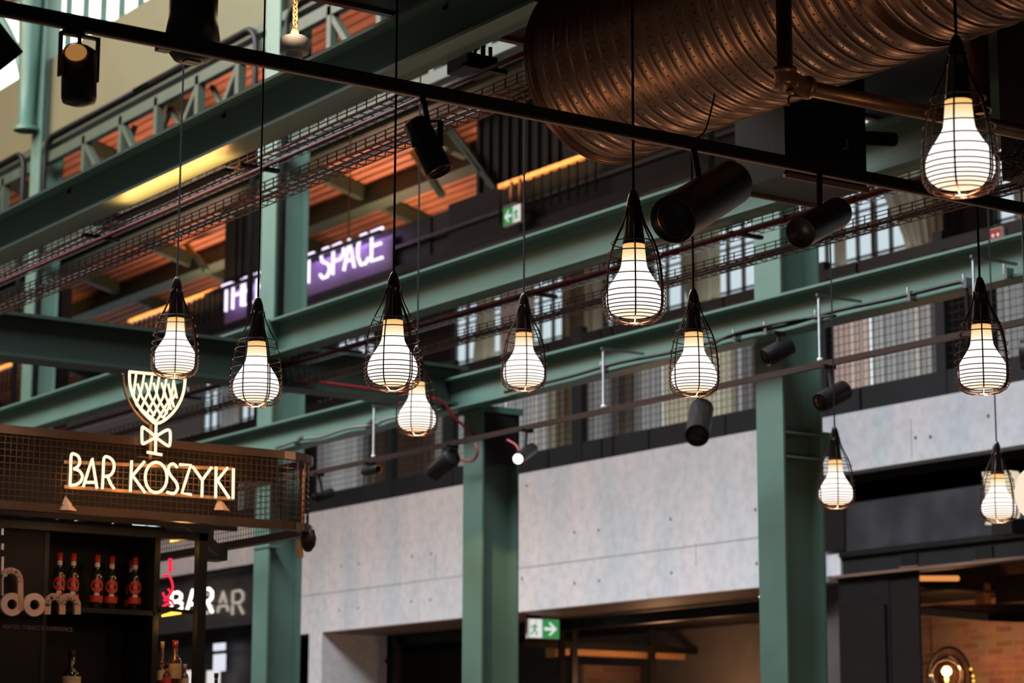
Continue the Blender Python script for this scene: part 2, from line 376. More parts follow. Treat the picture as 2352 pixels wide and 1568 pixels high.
# curtains: wavy hanging cloth with real folds
def curtain(a, b, z0, z1, mat, label, X=XW-.25, edge=None, waves=None):
    y0, y1 = at(b, 600, X=X).y, at(a, 600, X=X).y
    if y0 > y1: y0, y1 = y1, y0
    n = max(8, int((y1-y0)/.03)); nz = 14; vs = []; fs = []
    ph = random.random()*6; fr = 2*math.pi/random.uniform(.19, .26)
    for j in range(nz+1):
        t = j/nz
        for i in range(n+1):
            s = i/n; y = y0+(y1-y0)*s
            if edge: e0, e1 = edge(t); y = y0+(y1-y0)*(e0+(e1-e0)*s)
            yy = y0+(y1-y0)*s
            x = X+.05*math.sin(yy*fr+ph)+.02*math.sin(yy*fr*2.3+ph*2)
            vs.append((x, y, z0+(z1-z0)*t))
    for j in range(nz):
        for i in range(n): k = j*(n+1)+i; fs.append((k, k+1, k+n+2, k+n+1))
    o = MB().add(vs, fs, True).build('curtain', mat, origin=(X, (y0+y1)/2, z0))
    return tag(o, label, 'curtain', 'gallery curtains')
zc0, zc1 = 5.62, z_head+.1
low = z_sill-.05
for a, b, m, lb in [(380, 700, CURTG, 'grey linen curtain hanging behind the rail above the bar sign'),
                    (735, 985, CURTG, 'grey linen curtain left of the central green column'),
                    (985, 1165, CURTG, 'dim grey curtain directly behind the short central column'),
                    (1165, 1262, CURTG, 'pale curtain just right of the central green column, low behind the mesh'),
                    (1262, 1330, CURT, 'narrow tan curtain left of the wide black gallery post'),
                    (1338, 1520, CURTG, 'grey and tan curtain right of the wide black gallery post'),
                    (1520, 1690, CURT, 'tan curtain behind the mesh below the large central lamp pair'),
                    (1690, 1760, CURTG, 'grey curtain beside the right green column'),
                    (1868, 1990, CURTP, 'pinkish curtain just right of the tall right green column'),
                    (1990, 2150, CURTG, 'long grey curtain under the arched window'),
                    (2290, 2420, CURTG, 'grey curtain at the right edge of the gallery')]:
    curtain(a, b, zc0-.6, low, m, lb)
for a, b, m, lb in [(1150, 1222, CURTP, 'rosy curtain drawn in the window behind the middle small lamp'),
                    (1292, 1386, CURT, 'tan curtain gathered between two windows left of the large central lamp'),
                    (1592, 1652, CURT, 'tan curtain hanging behind the angled spotlight'),
                    (520, 560, CURTG, 'sheer curtain in the far left gallery window')]:
    curtain(a, b, low, zc1, m, lb)
curtain(1918, 1950, low, zc1, CURT, 'narrow brown curtain beside the arched window, right of the green column')
curtain(1090, 1135, low, zc1, CURT, 'tied back tan curtain in the window right of the twin lamps', edge=lambda t: (0, .9*(1-t)**.6+.1))
curtain(1525, 1600, low, zc1, CURT, 'tied back tan curtain in the window behind the black downlight', edge=lambda t: (0, .25+.75*t))
curtain(2010, 2164, low, zc1, CURT, 'large drape swept back from the arched window in a curve', edge=lambda t: (0, .5+.5*min(1, t/.42)**1.3))
curtain(2312, 2420, low, zc1, CURT, 'brown drape at the right end window', edge=lambda t: (0, .7+.3*t))
# thick concrete gallery front: deep centre bay, thin side bays
zg = at(1325, 1064, X=XG).z; zlo = at(1325, 1391, X=XG).z; zhi = at(1960, 1081, X=XG).z
yL = at(690, 1300, X=XG).y; yR = at(1868, 1200, X=XG).y; yop = at(740, 1452, X=XG).y
cw = MB()
cw.box((XG, yR, zlo), (XG+.45, yL, zg)); cw.box((XG, yL, zhi), (XG+.45, 52, zg)); cw.box((XG, 4, zhi), (XG+.45, yR, zg))
cw.box((XG, yop, 0), (XG+1.1, yL-.3, zlo))
cw.box((XG+.45, 4, zg-.25), (XW+.1, 52, zg-.02))
struct(cw.build('wall_front', CONC))
# joints and tie holes of the concrete
jt = MB(); zj = at(1400, 1278, X=XG).z
jt.box((XG-.003, yR, zj-.006), (XG+.01, yL, zj+.006))
for px, pa, pb_ in ((2092, 962, 1050), (1598, 1246, 1300), (1000, 1270, 1330)):
    a = at(px, pa, X=XG); b = at(px, pb_, X=XG); jt.box((XG-.003, a.y-.005, b.z), (XG+.01, a.y+.005, a.z))
struct(jt.build('trim_20', paint('concrete_joint', (.36, .35, .36), .9)))
for px, py in [(784, 1300), (824, 1294), (946, 1277), (990, 1271), (780, 1401), (822, 1396), (944, 1381), (988, 1377), (1199, 1328), (1319, 1222), (1375, 1217), (1540, 1192), (1319, 1339), (1376, 1333), (1542, 1315), (1738, 1294), (1735, 1170), (1210, 1115), (2137, 1003), (2103, 1005), (2270, 955)]:
    p = at(px, py, X=XG)
    m = MB().lathe([(.021, -.0005), (.017, -.002), (0, -.0015)], p, (1, 0, 0), 14)
    tag(m.build('tie_hole', paint('hole_shade', (.12, .10, .09), .9) if 'hole_shade' not in bpy.data.materials else bpy.data.materials['hole_shade'], origin=p), 'small round formwork tie hole in the pale concrete gallery front', 'hole', 'tie holes in the concrete')
# soffits and shop fronts below the gallery
sf = MB()
sf.box((XG+.0, yR, zlo-.012), (XG+1.08, yop, zlo-.002)); struct(sf.build('trim_21', BROWN))
struct(MB().box((XG+.45, yR-.1, zlo-.001), (30, 52, zlo+.02)).build('ceiling_shop', DARKBROWN))
struct(MB().box((29.8, yR-.1, 0), (30, 52, zlo)).build('wall_shop', paint('red_brown_wall', (.11, .035, .022), .8)))
struct(MB().box((XG+1.16, yR-.2, zlo-.16), (XG+1.24, yop, zlo-.02)).build('trim_22', BLACK))

# ---- shop glazing frame
def zat(px, py, X): return at(px, py, X=X).z
g = thing('shop_glazing', 'black steel framed glazing under the central concrete span', 'glazing', (XG+1.1, yop, 0))
for px, wd in [(820, .10), (910, .12), (1290, .06)]:
    y = at(px, 1500, X=XG+1.1).y; MB().box((XG+1.06, y-wd/2, 0), (XG+1.14, y+wd/2, zlo)).build('mullion', BLACK, g)
MB().box((XG+1.06, at(900, 1500, X=XG+1.1).y, zlo-.42), (XG+1.14, yop-.02, zlo-.36)).build('transom', BLACK, g)
# tall dark frame and beam across the dining room behind
p0 = at(1262, 1494, X=22); p1 = at(1710, 1521, Y=p0.y-2.4)
p0 = at(1268, 1495, Y=26.5); p1 = at(1708, 1516, Y=26.5)
hb = thing('lit_timber_beam', 'long wooden beam catching orange light inside the dark room under the concrete', 'beam', p0)
MB().bar((p0.x, 26.5, p0.z), (p1.x, 26.5, p0.z), .1, .09).build('timber', WOODRAIL, hb)
for px in (1268, 1706): q = at(px, 1500, Y=26.5); MB().box((q.x-.05, 26.42, p0.z-.08), (q.x+.05, 26.58, p0.z+.12)).build('end_block', WOODRAIL, hb)
rf = thing('room_screen_frame', 'black frame in front of the wooden beam, under the concrete', 'frame', (p0.x, 26.2, 0))
for px in (1318, 1497, 1670):
    q = at(px, 1500, Y=26.2); MB().box((q.x-.045, 26.17, 0), (q.x+.045, 26.23, p0.z+.35)).build('upright', BLACK, rf)
q0 = at(1200, 1478, Y=26.2); q1 = at(1745, 1490, Y=26.2)
MB().box((q0.x, 26.16, q0.z-.04), (q1.x, 26.24, q0.z+.05)).build('header', BLACK, rf)
q = at(1500, 1560, Y=27.5)
struct(MB().box((at(1340, 1560, Y=27.5).x, 27.5, 0), (at(1760, 1560, Y=27.5).x, 27.6, at(1500, 1532, Y=27.5).z)).build('wall_room', BRICK))
# small lights deep in the shop
for n_, (px, py, r_, m_, lb) in enumerate([(1186, 1541, .04, WHITEL, 'tiny round ceiling spot glowing right of the central column foot'),
        (988, 1551, .035, WHITEL, 'small round warm light at the right end of the blurred shop lights'), (1217, 1515, .015, AMBER, 'tiny amber light below the running man sign'),
        (1746, 1370, .012, WHITEL, 'tiny light where the soffit meets the right green column')]):
    p = at(px, py, X=(XG+5 if px != 1746 else XC+.1)); tag(MB().lathe([(0, -r_), (r_*.7, -r_*.7), (r_, 0), (r_*.7, r_*.7), (0, r_)], p, (0, 0, 1), 16).build('spot_light', m_, origin=p), lb, 'light')
def stem_to_ceiling(o, p): MB().cyl((p[0], p[1], p[2]), (p[0], p[1], zlo), .006, 6).build('stem', BLACK, o)
for o_ in [o for o in bpy.data.objects if o.name.startswith('spot_light')]:
    if o_.location.z < zlo-.1: stem_to_ceiling(o_, o_.location)
for n_, (x0, y0, x1, y1, m_, lb) in enumerate([(832, 1549, 842, 1580, AMBERDIM, 'narrow blurred amber light inside the shop, leftmost of its row'),
        (866, 1552, 874, 1562, AMBERDIM, 'small dim blurred lamp inside the shop'), (882, 1548, 902, 1560, WHITEL, 'bright cream blurred lamp inside the shop'),
        (893, 1565, 910, 1580, WHITEL, 'bright white lamp cut by the lower picture edge in the shop'), (940, 1559, 974, 1575, AMBER, 'wide peach lamp cut by the lower picture edge in the shop')]):
    X = XG+5; a = at(x0, y0, X=X); b = at(x1, y1, X=X)
    tag(MB().lathe([(0, 0), (abs(a.y-b.y)*.42, .0), (abs(a.y-b.y)*.5, -(a.z-b.z)*.5), (abs(a.y-b.y)*.4, -(a.z-b.z)), (0, -(a.z-b.z))], (X, (a.y+b.y)/2, a.z), (0, 0, 1), 14).build('shop_lamp', m_, origin=(X, (a.y+b.y)/2, a.z)), lb, 'lamp'); stem_to_ceiling([o for o in bpy.data.objects if o.get('label') == lb][0], (X, (a.y+b.y)/2, a.z))
p = at(955, 1456, X=XG+2); tag(MB().prism([at(930, 1452, X=XG+2), at(985, 1456, X=XG+2), at(960, 1464, X=XG+2), at(940, 1463, X=XG+2)], (.08, 0, 0)).build('ceiling_lamp', AMBERDIM, origin=p), 'small orange glowing reflector under the soffit of the shop', 'lamp')
point('shop_lamp_and_fill', (XG+3.2, 25, 2.9), 10, WARM, .2)
point('shop_lamp_and_fill', ((p0.x+p1.x)/2 if False else 19.8, 25.3, 3.0), 34, (1, .5, .25), .2)  # added warm light that brightens the timber beam

# ================================================================== STEEL
def column(Y, X, b, h, z1, label, name='steel_column'):
    t = thing(name, label, 'column', (X, Y, 0)); m = MB()
    m.box((X, Y-b, 0), (X+.022, Y, z1)); m.box((X+h-.022, Y-b, 0), (X+h, Y, z1)); m.box((X+.022, Y-b/2-.008, 0), (X+h-.022, Y-b/2+.008, z1))
    m.build('h_section', GREEN, t); return t
YC = [at(585, 1200, X=XC).y, at(1737, 950, X=XC).y, at(1063, 1250, X=XC).y]
bcol = YC[1]-at(1798, 950, X=XC).y; hcol = .42
cl = column(YC[0], XC, bcol, hcol, 13, 'tall green steel column left of the purple sign, rising the full height')
cr_ = column(YC[1], XC, bcol, hcol, 5.7+1.2, 'tall green steel column with a stiffened bracket, right of centre')
cm_ = column(YC[2], XC, bcol, hcol, 5.15, 'short green steel column standing in the middle before the concrete')
yf = at(65, 500, X=XC).y; cf = column(yf, XC, bcol*.95, .35, 13, 'tall green steel column at the far left below the bright windows')
# stiffener plates on the right column
for py in (992, 1048):
    z = zat(1800, py, XC); MB().box((XC+.02, YC[1]-bcol, z), (XC+hcol, YC[1], z+.015)).build('stiffener_plate', GREEN, cr_)
MB().box((XC+hcol, YC[1]-bcol*.75, zat(1900, 1040, XC+hcol)), (XC+hcol+.16, YC[1]-bcol*.25, zat(1900, 985, XC+hcol))).build('bracket', GREEN2, cr_)
MB().box((XC-.01, YC[0]-bcol-.02, zat(640, 1250, XC)-.01), (XC+.16, YC[0]+.0, zat(640, 1250, XC)+.01)).build('stiffener_plate', GREEN, cl)
# riser and curved brace of the far left column
MB().lathe([(.17, 0), (.17, .05), (.10, .07), (.13, .8), (.16, 1.6), (.17, 2.6), (.17, 4)], (XC-.15, yf-.15, at(75, 292, X=XC-.15).z), (0, 0, 1), 16).build('riser_post', GREEN2, cf)
br = [at(x, y, X=XC-.12) for x, y in [(66, 270), (58, 200), (42, 130), (20, 75), (-10, 25), (-50, -20)]]
MB().tube(smoothpath(br), .06, 8).build('curved_brace', GREEN, cf)

# main girders
zB2t = at(1150, 559, X=XB2).z; zB2b = at(1150, 655, X=XB2).z
def girder(X, ya, yb, zb, zt, label, bw=.19):
    t = thing('steel_girder', label, 'beam', (X, ya, zb)); ibeam_y(MB(), X, ya, yb, zb, zt, bw).build('i_section', GREEN, t); return t
b1 = girder(XB1, 9.3, 26, at(0, 576, X=XB1).z, at(600, 186, X=XB1).z, 'nearest green steel girder, crossing the upper left above the cable trays')
b2 = girder(XB2, 4, 30, zB2b, zB2t, 'middle green steel girder, passing behind the large central lamp')
b3 = girder(XB3, 4, 30, at(1405, 853, X=XB3).z, at(1303, 798, X=XB3).z, 'lowest green steel girder, carrying a black conduit past the green columns')
ycr = YC[2]+.02
xb = thing('steel_girder', 'shade-painted green crossbeam running from the left edge to the top of the short central column', 'beam', (7, ycr, 5.1))
ibeam_x(MB(), ycr-.1, 6.7, XC, at(0, 820, Y=ycr).z, at(0, 717, Y=ycr).z, .3, .03).build('i_section', paint('shaded_green_steel_paint', (.026, .046, .034), .5, 0, .1, 3), xb)  # shade on the crossbeam put into its paint
MB().box((XB2-.02, ycr-.16, zB2b-.02), (XB2+.22, ycr-.1, zB2t)).build('end_plate', GREEN2, xb)
MB().box((XC-.05, YC[2]-bcol-.02, 5.1), (XC+hcol+.04, YC[2]+.02, 5.16)).build('cap_plate', GREEN2, cm_)
MB().box((XC+.03, YC[2]-bcol, 4.62), (XC+hcol, YC[2]-bcol+.03, 5.1)).build('recess_shade', BLACK, cm_)  # black plate standing in for shade in the column recess

# lattice truss with rounded frame, between far column and tall left column
TRUSSP = paint('darkened_truss_green', (.045, .062, .042), .55, 0, .1, 3)  # the green steel paint, darkened to offset the close fill lamp
def truss(ya, yb, posts, label):
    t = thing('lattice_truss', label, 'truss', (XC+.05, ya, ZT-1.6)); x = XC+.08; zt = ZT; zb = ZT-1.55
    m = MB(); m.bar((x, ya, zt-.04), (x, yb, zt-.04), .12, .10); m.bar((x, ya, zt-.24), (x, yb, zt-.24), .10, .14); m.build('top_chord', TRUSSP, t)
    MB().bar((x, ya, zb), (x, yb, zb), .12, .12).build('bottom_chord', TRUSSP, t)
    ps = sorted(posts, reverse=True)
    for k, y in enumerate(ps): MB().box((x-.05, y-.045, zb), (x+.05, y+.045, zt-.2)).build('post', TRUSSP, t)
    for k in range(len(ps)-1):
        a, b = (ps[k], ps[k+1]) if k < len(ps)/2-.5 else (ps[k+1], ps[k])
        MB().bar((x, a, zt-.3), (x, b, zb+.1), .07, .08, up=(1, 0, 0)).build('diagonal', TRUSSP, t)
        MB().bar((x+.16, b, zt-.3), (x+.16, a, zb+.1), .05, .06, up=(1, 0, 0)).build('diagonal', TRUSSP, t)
    # dark rounded corner frame
    c = .25
    for s, y in ((-1, max(ya, yb)-.2), (1, min(ya, yb)+.2)):
        pts = [(x-.1, y, zb-2.2), (x-.1, y, zt-c)]+[(x-.1, y+s*c*(1-math.cos(R(a))), zt-c+c*math.sin(R(a))) for a in range(15, 91, 15)]+[(x-.1, y+s*3.2, zt)]
        MB().tube(pts, .035, 6).build('corner_frame', BLACK, t)
    return t
pY = [at(x, 300, X=XC).y for x in (187, 270, 350, 443, 535)]
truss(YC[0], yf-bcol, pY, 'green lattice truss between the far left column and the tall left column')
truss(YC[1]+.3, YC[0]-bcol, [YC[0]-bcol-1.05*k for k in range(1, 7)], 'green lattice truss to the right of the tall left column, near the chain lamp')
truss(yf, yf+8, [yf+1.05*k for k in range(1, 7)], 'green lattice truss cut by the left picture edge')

# ================================================================== UPPER GALLERY FRONT
yA, yZ = at(440, 700, X=XG).y, at(1745, 300, X=XG).y
z_r = at(1147, 437, X=XG).z       # oak handrail line
zft = at(885, 530, X=XG).z; zfb = at(690, 690, X=XG).z
fc = thing('gallery_fascia', 'long dark slate fascia of the upper gallery between the purple sign and the large duct', 'fascia', (XG, yZ, zfb))
MB().box((XG, yZ, zfb), (XG+.12, at(1030, 500, X=XG).y, at(1030, 470, X=XG).z)).build('cladding_panel', SLATE, fc)
MB().box((XG+.05, at(1030, 500, X=XG).y, zfb), (XG+.15, at(985, 500, X=XG).y, zft)).build('shadow_panel', BLACK, fc)
MB().box((XG+.03, at(985, 500, X=XG).y, zfb), (XG+.12, yA, zft)).build('cladding_panel', SLATE, fc)
zz = at(1040, 525, X=XG).z
MB().box((XG-.04, yZ, zz-.02), (XG, at(900, 560, X=XG).y, zz+.02)).build('trim_strip', paint('grey_strip', (.10, .10, .11), .5), fc)
MB().box((XG-.06, yZ, zfb-.12), (XG+.12, yA, zfb)).build('bottom_edge', BLACK, fc)
MB().box((XG+.12, yZ, zfb), (XG+.2, at(1100, 500, X=XG).y, z_r-.1)).build('upper_panel', SLATE, fc)
# dark cladding block right of the open roof view (ventilation casing)
cb = thing('dark_ribbed_casing', 'dark ribbed casing on the upper gallery left of the duct end', 'casing', (XG+.8, at(1260, 300, X=XG+.8).y, z_r-.3))
ya_, yb_ = at(1500, 300, X=XG+.8).y, at(1095, 300, X=XG+.8).y
MB().box((XG+.8, ya_, z_r-.6), (XG+1.2, yb_, 11.0)).build('body', BLACK, cb)
for k in range(9):
    y = yb_-.12-.24*k; MB().box((XG+.76, y-.02, z_r-.5), (XG+.8, y+.02, 10.95)).build('rib', SLATE, cb)
cb2 = thing('dark_wall_panel', 'tall dark panel on the upper gallery between the two halves of the orange roof view', 'panel', (XG+.5, at(570, 500, X=XG+.5).y, z_r-1))
MB().box((XG+.5, at(600, 500, X=XG+.5).y, zfb), (XG+.7, at(518, 500, X=XG+.5).y, 10.9)).build('board', BLACK, cb2)
for px in (545, 560): y = at(px, 500, X=XG+.5).y; MB().box((XG+.46, y-.02, zfb), (XG+.5, y+.02, 10.9)).build('rib', SLATE, cb2)
cb3 = thing('dark_wall_panel', 'tall dark violet-lit panel on the upper gallery beside the far left column', 'panel', (XG+.5, at(130, 600, X=XG+.5).y, z_r-1))
MB().box((XG+.5, at(150, 500, X=XG+.5).y, 4), (XG+.7, at(95, 500, X=XG+.5).y, 10.9)).build('board', SLATE, cb3)
# oak handrails with steel balusters
def handrail(xa, xb, label):
    y1, y0 = at(xa, 600, X=XG-.1).y, at(xb, 400, X=XG-.1).y
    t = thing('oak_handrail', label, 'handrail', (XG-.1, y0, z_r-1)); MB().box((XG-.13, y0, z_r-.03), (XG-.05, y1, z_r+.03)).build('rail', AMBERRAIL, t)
    area('rail_strip_light', (XG-.6, (y0+y1)/2, z_r-.25), (XG-.1, (y0+y1)/2, z_r), y1-y0, .05, 8*(y1-y0)/3, (1, .6, .28), 60)
    n = int((y1-y0)/.18)
    for k in range(n+1): y = y0+(y1-y0)*k/n; MB().box((XG-.1, y-.015, z_r-.5), (XG-.08, y+.015, z_r-.03)).build('baluster', DARKBROWN, t)
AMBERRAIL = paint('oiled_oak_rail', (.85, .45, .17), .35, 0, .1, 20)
handrail(1147, 1366, 'oiled oak handrail catching orange light left of the duct, above the small exit sign')
handrail(302, 512, 'oiled oak handrail left of the violet lettering')
handrail(-60, 52, 'oiled oak handrail at the left picture edge above the bar')
# warm lamps that wash the boarded roof from the upper gallery
for y in (13, 17.5, 22, 26.5, 31, 37): area('gallery_uplight', (XG+1.3, y, 9.25), (XG+.9, y, 12), 1.2, .3, 95, (1.0, .58, .38))
for y in (20.5, 25, 29.5, 34): area('gallery_uplight', (14.2, y, 10.35), (14.3, y, 13), 1.4, .5, 80, (1.0, .55, .38))

# ---- lower gallery mesh railing
z_h = at(1731, 652, X=XG).z
def yg(px, py=900): return at(px, py, X=XG+.2).y
def panel(a, b, label):
    y1, y0 = yg(a), yg(b); x = XG+.2
    t = thing('mesh_railing_panel', label, 'railing', (x, y0, zg), 'gallery railing panels')
    m = MB(); n = int((y1-y0)/.085); zt = z_h-.1
    for k in range(n+1): y = y0+(y1-y0)*k/n; m.box((x-.003, y-.003, zg+.3), (x+.003, y+.003, zt))
    nz = int((zt-zg-.3)/.085)
    for k in range(nz+1): z = zg+.3+(zt-zg-.3)*k/nz; m.box((x-.003, y0, z-.003), (x+.003, y1, z+.003))
    m.build('wire_mesh', BLACK, t); MB().box((x-.03, y0, zg-.0), (x+.03, y1, zg+.3)).build('kick_plate', SLATE, t)
    MB().box((x-.04, y0, z_h-.12), (x+.04, y1, z_h)).build('handrail', BLACK, t); return t
edges = [(380, 700), (700, 895), (907, 1022), (1046, 1262), (1266, 1318), (1341, 1384), (1388, 1410), (1414, 1492), (1496, 1668), (1672, 1880), (1905, 1978), (1984, 2158), (2180, 2420)]
lbl = ['above the bar sign', 'left of the central column, beside the bar canopy', 'just left of the short central column', 'behind the short central column', 'left of the wide black post',
       'right of the wide black post', 'narrowest, in mid gallery', 'left of the hanging conduit', 'behind the black track spotlight', 'behind the right green column', 'just right of the right green column', 'below the arched window', 'at the right picture edge']
for (a, b), l in zip(edges, lbl): panel(a, b, 'black wire mesh gallery railing panel '+l)
for a, b, l in [(895, 907, 'thin'), (1022, 1046, 'square'), (1318, 1341, 'wide'), (1880, 1905, 'square'), (2158, 2180, 'square')]:
    y1, y0 = yg(a), yg(b); tag(MB().box((XG+.16, y0, zg-.0), (XG+.26, y1, z_h+.1)).build('gallery_post', SLATE, origin=(XG+.2, y0, zg)),
        l+' dark gallery post '+{895: 'left of the dangling cable', 1022: 'behind the short central column', 1318: 'in the middle of the mesh railing', 1880: 'right of the right green column', 2158: 'near the right picture edge'}[a], 'post')

# ================================================================== DARK MEZZANINE, DUCT, PIPES
ye = at(1080, 50, Z=5.9).y
struct(MB().box((2.6, 1, 5.86), (11.6, ye, 6.1)).build('ceiling_mezzanine', DARKBROWN))  # near side extended out of view to shade the duct
tag(MB().box((2.6, ye+.001, 5.84), (11.6, ye+.05, 5.98)).build('mezzanine_edge_channel', paint('dark_red_edge', (.10, .008, .012), .5), origin=(XB1, ye, 5.86)), 'dark red edge channel of the black mezzanine ceiling above the duct', 'beam')
# spiral duct
DX, DZ, DR = 6.85, at(1385, 150, X=6.85).z, None
DYe = at(1385, 150, X=6.85).y
DZ = at(1385, 160, X=6.85).z; DR = DZ-at(1385, 366, X=6.85).z
dt = thing('spiral_air_duct', 'large ribbed spiral air duct with rows of small holes, warm light in its colour, under the dark ceiling', 'duct', (DX, DYe, DZ))
YGAP = DYe-at(1985, 90, X=DX-.25).y; kgap = 99
prof = []; pitch = .113; y = 0; Ld = 6.6
k = 0
while y < Ld:
    if y > YGAP and not k:
        kgap = round(y/pitch)
        k = 1; prof += [(DR, y), (DR-.035, y+.008), (DR-.035, y+.075), (DR, y+.083)]; y += .09; continue
    prof += [(DR, y), (DR+.001, y+.002), (DR+.0075, y+.006), (DR+.0085, y+.009), (DR+.0075, y+.012), (DR+.001, y+.016), (DR, y+.020), (DR, y+.058), (DR+.0022, y+.061), (DR, y+.064), (DR, y+.068), (DR+.0022, y+.071), (DR, y+.074), (DR, y+.110)]
    y += pitch
mm = MB().lathe([(0.0, .01), (DR-.03, .01), (DR-.01, 0)]+prof, (DX, DYe, DZ), (0, -1, 0), 96); mm.build('duct_shell', DUCT, dt)
hl = MB()
for k in range(int(Ld/pitch)):
    if abs(k-kgap) < 1: continue
    yy = k*pitch+.040+(.09 if k > kgap else 0)
    for j in range(72):
        a = 2*math.pi*(j+.5*(k % 2))/72
        nrm = Vector((math.cos(a), 0, math.sin(a)))
        if nrm.x > .5 or nrm.z > .75: continue
        c = Vector((DX, DYe-yy, DZ))+nrm*(DR+.0015)
        hl.lathe([(.0042, 0), (0, .0004)], c, nrm, 8, False)
hl.build('perforations', BLACK, dt)
MB().lathe([(DR+.02, 0), (DR+.02, .012), (DR-.01, .012)], (DX, DYe+.004, DZ), (0, -1, 0), 96).build('end_collar', DUCT, dt)
# pipe with elbow, orange lamp light put into its metal tone
PX = 6.0; pv = at(1803, 168, X=PX); pe = at(2130, 252, Y=pv.y)
t = thing('warm_toned_pipe', 'warm toned brown pipe dropping past the duct and turning right through an elbow', 'pipe', pv)
prr = .032
MB().cyl((PX, pv.y, 5.86), (PX, pv.y, pv.z), prr, 24).build('vertical_pipe', PIPEM, t)
ph = at(1835, 197, Y=pv.y)
el = smoothpath([(PX, pv.y, pv.z+.01), (PX, pv.y, pv.z-.05), (PX+.02, pv.y, ph.z+.012), (PX+.07, pv.y, ph.z-.0), (PX+.12, pv.y, ph.z-.005)])
MB().tube(el, prr*1.35, 20).build('elbow', PIPEM, t)
MB().tube([(PX, pv.y, pv.z+.02), (PX, pv.y, pv.z-.005)], prr*1.5, 20).build('collar', PIPEM, t)
MB().tube([(PX+.10, pv.y, ph.z), (PX+.125, pv.y, ph.z)], prr*1.5, 20).build('collar', PIPEM, t)
MB().tube([(PX+.1, pv.y, ph.z-.003), (pe.x+1.0, pv.y, pe.z-.0)], prr, 24).build('horizontal_pipe', PIPEM, t)
p = at(1815, 232, Y=pv.y); MB().tube(smoothpath([(PX+.11, pv.y, ph.z-.04), (p.x, p.y, p.z+.02), (p.x-.01, p.y, p.z-.02)]), .006, 6).build('wire_tie', PIPEM, t)
pq = at(2248, 150, X=7.2); t = thing('warm_toned_pipe', 'short brown pipe behind the cord of the large right lamp', 'pipe', pq)
MB().cyl((7.2, pq.y, 5.86), (7.2, pq.y, at(2250, 262, X=7.2).z), .045, 20).build('vertical_pipe', PIPEM, t)
# black hanging box
q = at(1805, 400, X=9.0); qt = at(1805, 225, X=9.0).z+.25; ql = at(1690, 430, X=9.0).y; qx = at(1990, 370, Y=q.y).x
t = thing('black_hanging_cabinet', 'black box shaped cabinet hanging below the duct with orange light painted on its lower edges', 'cabinet', (9, q.y, q.z))
MB().box((9, q.y, q.z), (qx, ql, qt)).build('body', BLACK, t)
e = MB(); e.box((8.985, q.y-.012, q.z-.02), (qx+.01, q.y+.01, q.z+.012)); e.build('front_lower_edge', BROWN, t)  # brown strips put orange lamp light on the box edges
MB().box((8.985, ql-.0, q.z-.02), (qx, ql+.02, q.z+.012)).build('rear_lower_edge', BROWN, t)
MB().box((8.985, q.y-.012, q.z), (9.0, q.y+.005, qt)).build('corner_trim', SLATE, t)
a = at(1985, 322, Y=q.y+.1); b = at(2052, 320, Y=q.y+.1); MB().cyl((a.x-.1, a.y, a.z), (b.x, b.y, b.z), .045, 18).build('side_tube', BLACK, t)
p = at(1944, 332, Y=q.y-.02); MB().tube(smoothpath([p+Vector((-.03, 0, -.03)), p+Vector((.01, 0, -.01)), p+Vector((0, 0, .04))]), .006, 6).build('lit_handle', PIPEM, t)
for x_ in (9.1, qx-.1): MB().cyl((x_, (q.y+ql)/2, qt), (x_, (q.y+ql)/2, 5.86), .012, 8).build('hanger_rod', BLACK, t)

# ================================================================== CABLE TRAYS AND RED PIPE
def tray(X, z, ya, yb, w, mat, label, hang=None):
    t = thing('wire_cable_tray', label, 'cable tray', (X, ya, z)); m = MB(); r = .003
    for dx, dz in ((0, .055), (0, 0), (w*.33, 0), (w*.66, 0), (w, 0), (w, .055), (0, .028)): m.bar((X+dx, ya, z+dz), (X+dx, yb, z+dz), r*2, r*2)
    n = int(abs(yb-ya)/.11)
    for k in range(n):
        y = ya+(yb-ya)*k/n
        m.bar((X, y, z), (X, y, z+.06), r*2, r*2); m.bar((X+w, y, z), (X+w, y, z+.06), r*2, r*2); m.bar((X, y, z), (X+w, y, z), r*2, r*2)
    m.build('wire_basket', mat, t)
    for k in range(3):
        cx = X+w*(.25+.25*k); MB().tube([(cx+random.uniform(-.01, .01), ya+(yb-ya)*j/20, z+.014+random.uniform(0, .006)) for j in range(21)], .008, 6).build('cable', BLACK if k else RED if mat is ZINC else BROWN, t)
    for y in hang or []:
        m = MB(); m.cyl((X+w*.5, y, z+.0), (X+w*.5, y, z+.34), .006, 8); m.build('threaded_rod', ZINC, t)
        MB().box((X-.04, y-.02, z-.03), (X+w+.04, y+.02, z-.006)).build('support_bracket', BLACK, t)
        m = MB(); m.box((X-.16, y-.02, z+.27), (X+w*.5+.03, y+.02, z+.29)); m.box((X-.16, y-.02, z+.27), (X-.14, y+.02, z+.35)); m.build('beam_clamp', ZINC, t)
XT2 = XB2+.26
z2a = at(1750, 512, X=XT2).z; z2b = at(1750, 578, X=XT2).z
H2 = [at(x, 600, X=XT2).y for x in (1220, 1690, 1815, 780, 420)]
tray(XT2, z2a, 8, 28, .2, ZINC, 'upper wire mesh cable tray below the middle girder', H2)
tray(XT2+.02, z2b, 8, 28, .2, RUST, 'lower rusty wire mesh cable tray below the middle girder')
t = thing('red_pipe', 'long thin red pipe running above the cable trays behind the lamps', 'pipe', (XT2+.3, 8, z2a))
pr = at(1750, 519, X=XT2-.03); MB().cyl((XT2-.03, 8, pr.z), (XT2-.03, 28, pr.z), .017, 12).build('tube', RED, t)
for x in (1100, 1300, 1550, 1800, 1960): y = at(x, 560, X=XT2-.03).y; MB().cyl((XT2-.03, y-.03, pr.z), (XT2-.03, y+.03, pr.z), .024, 12).build('coupling', RED, t)
XT1 = XB1+.24
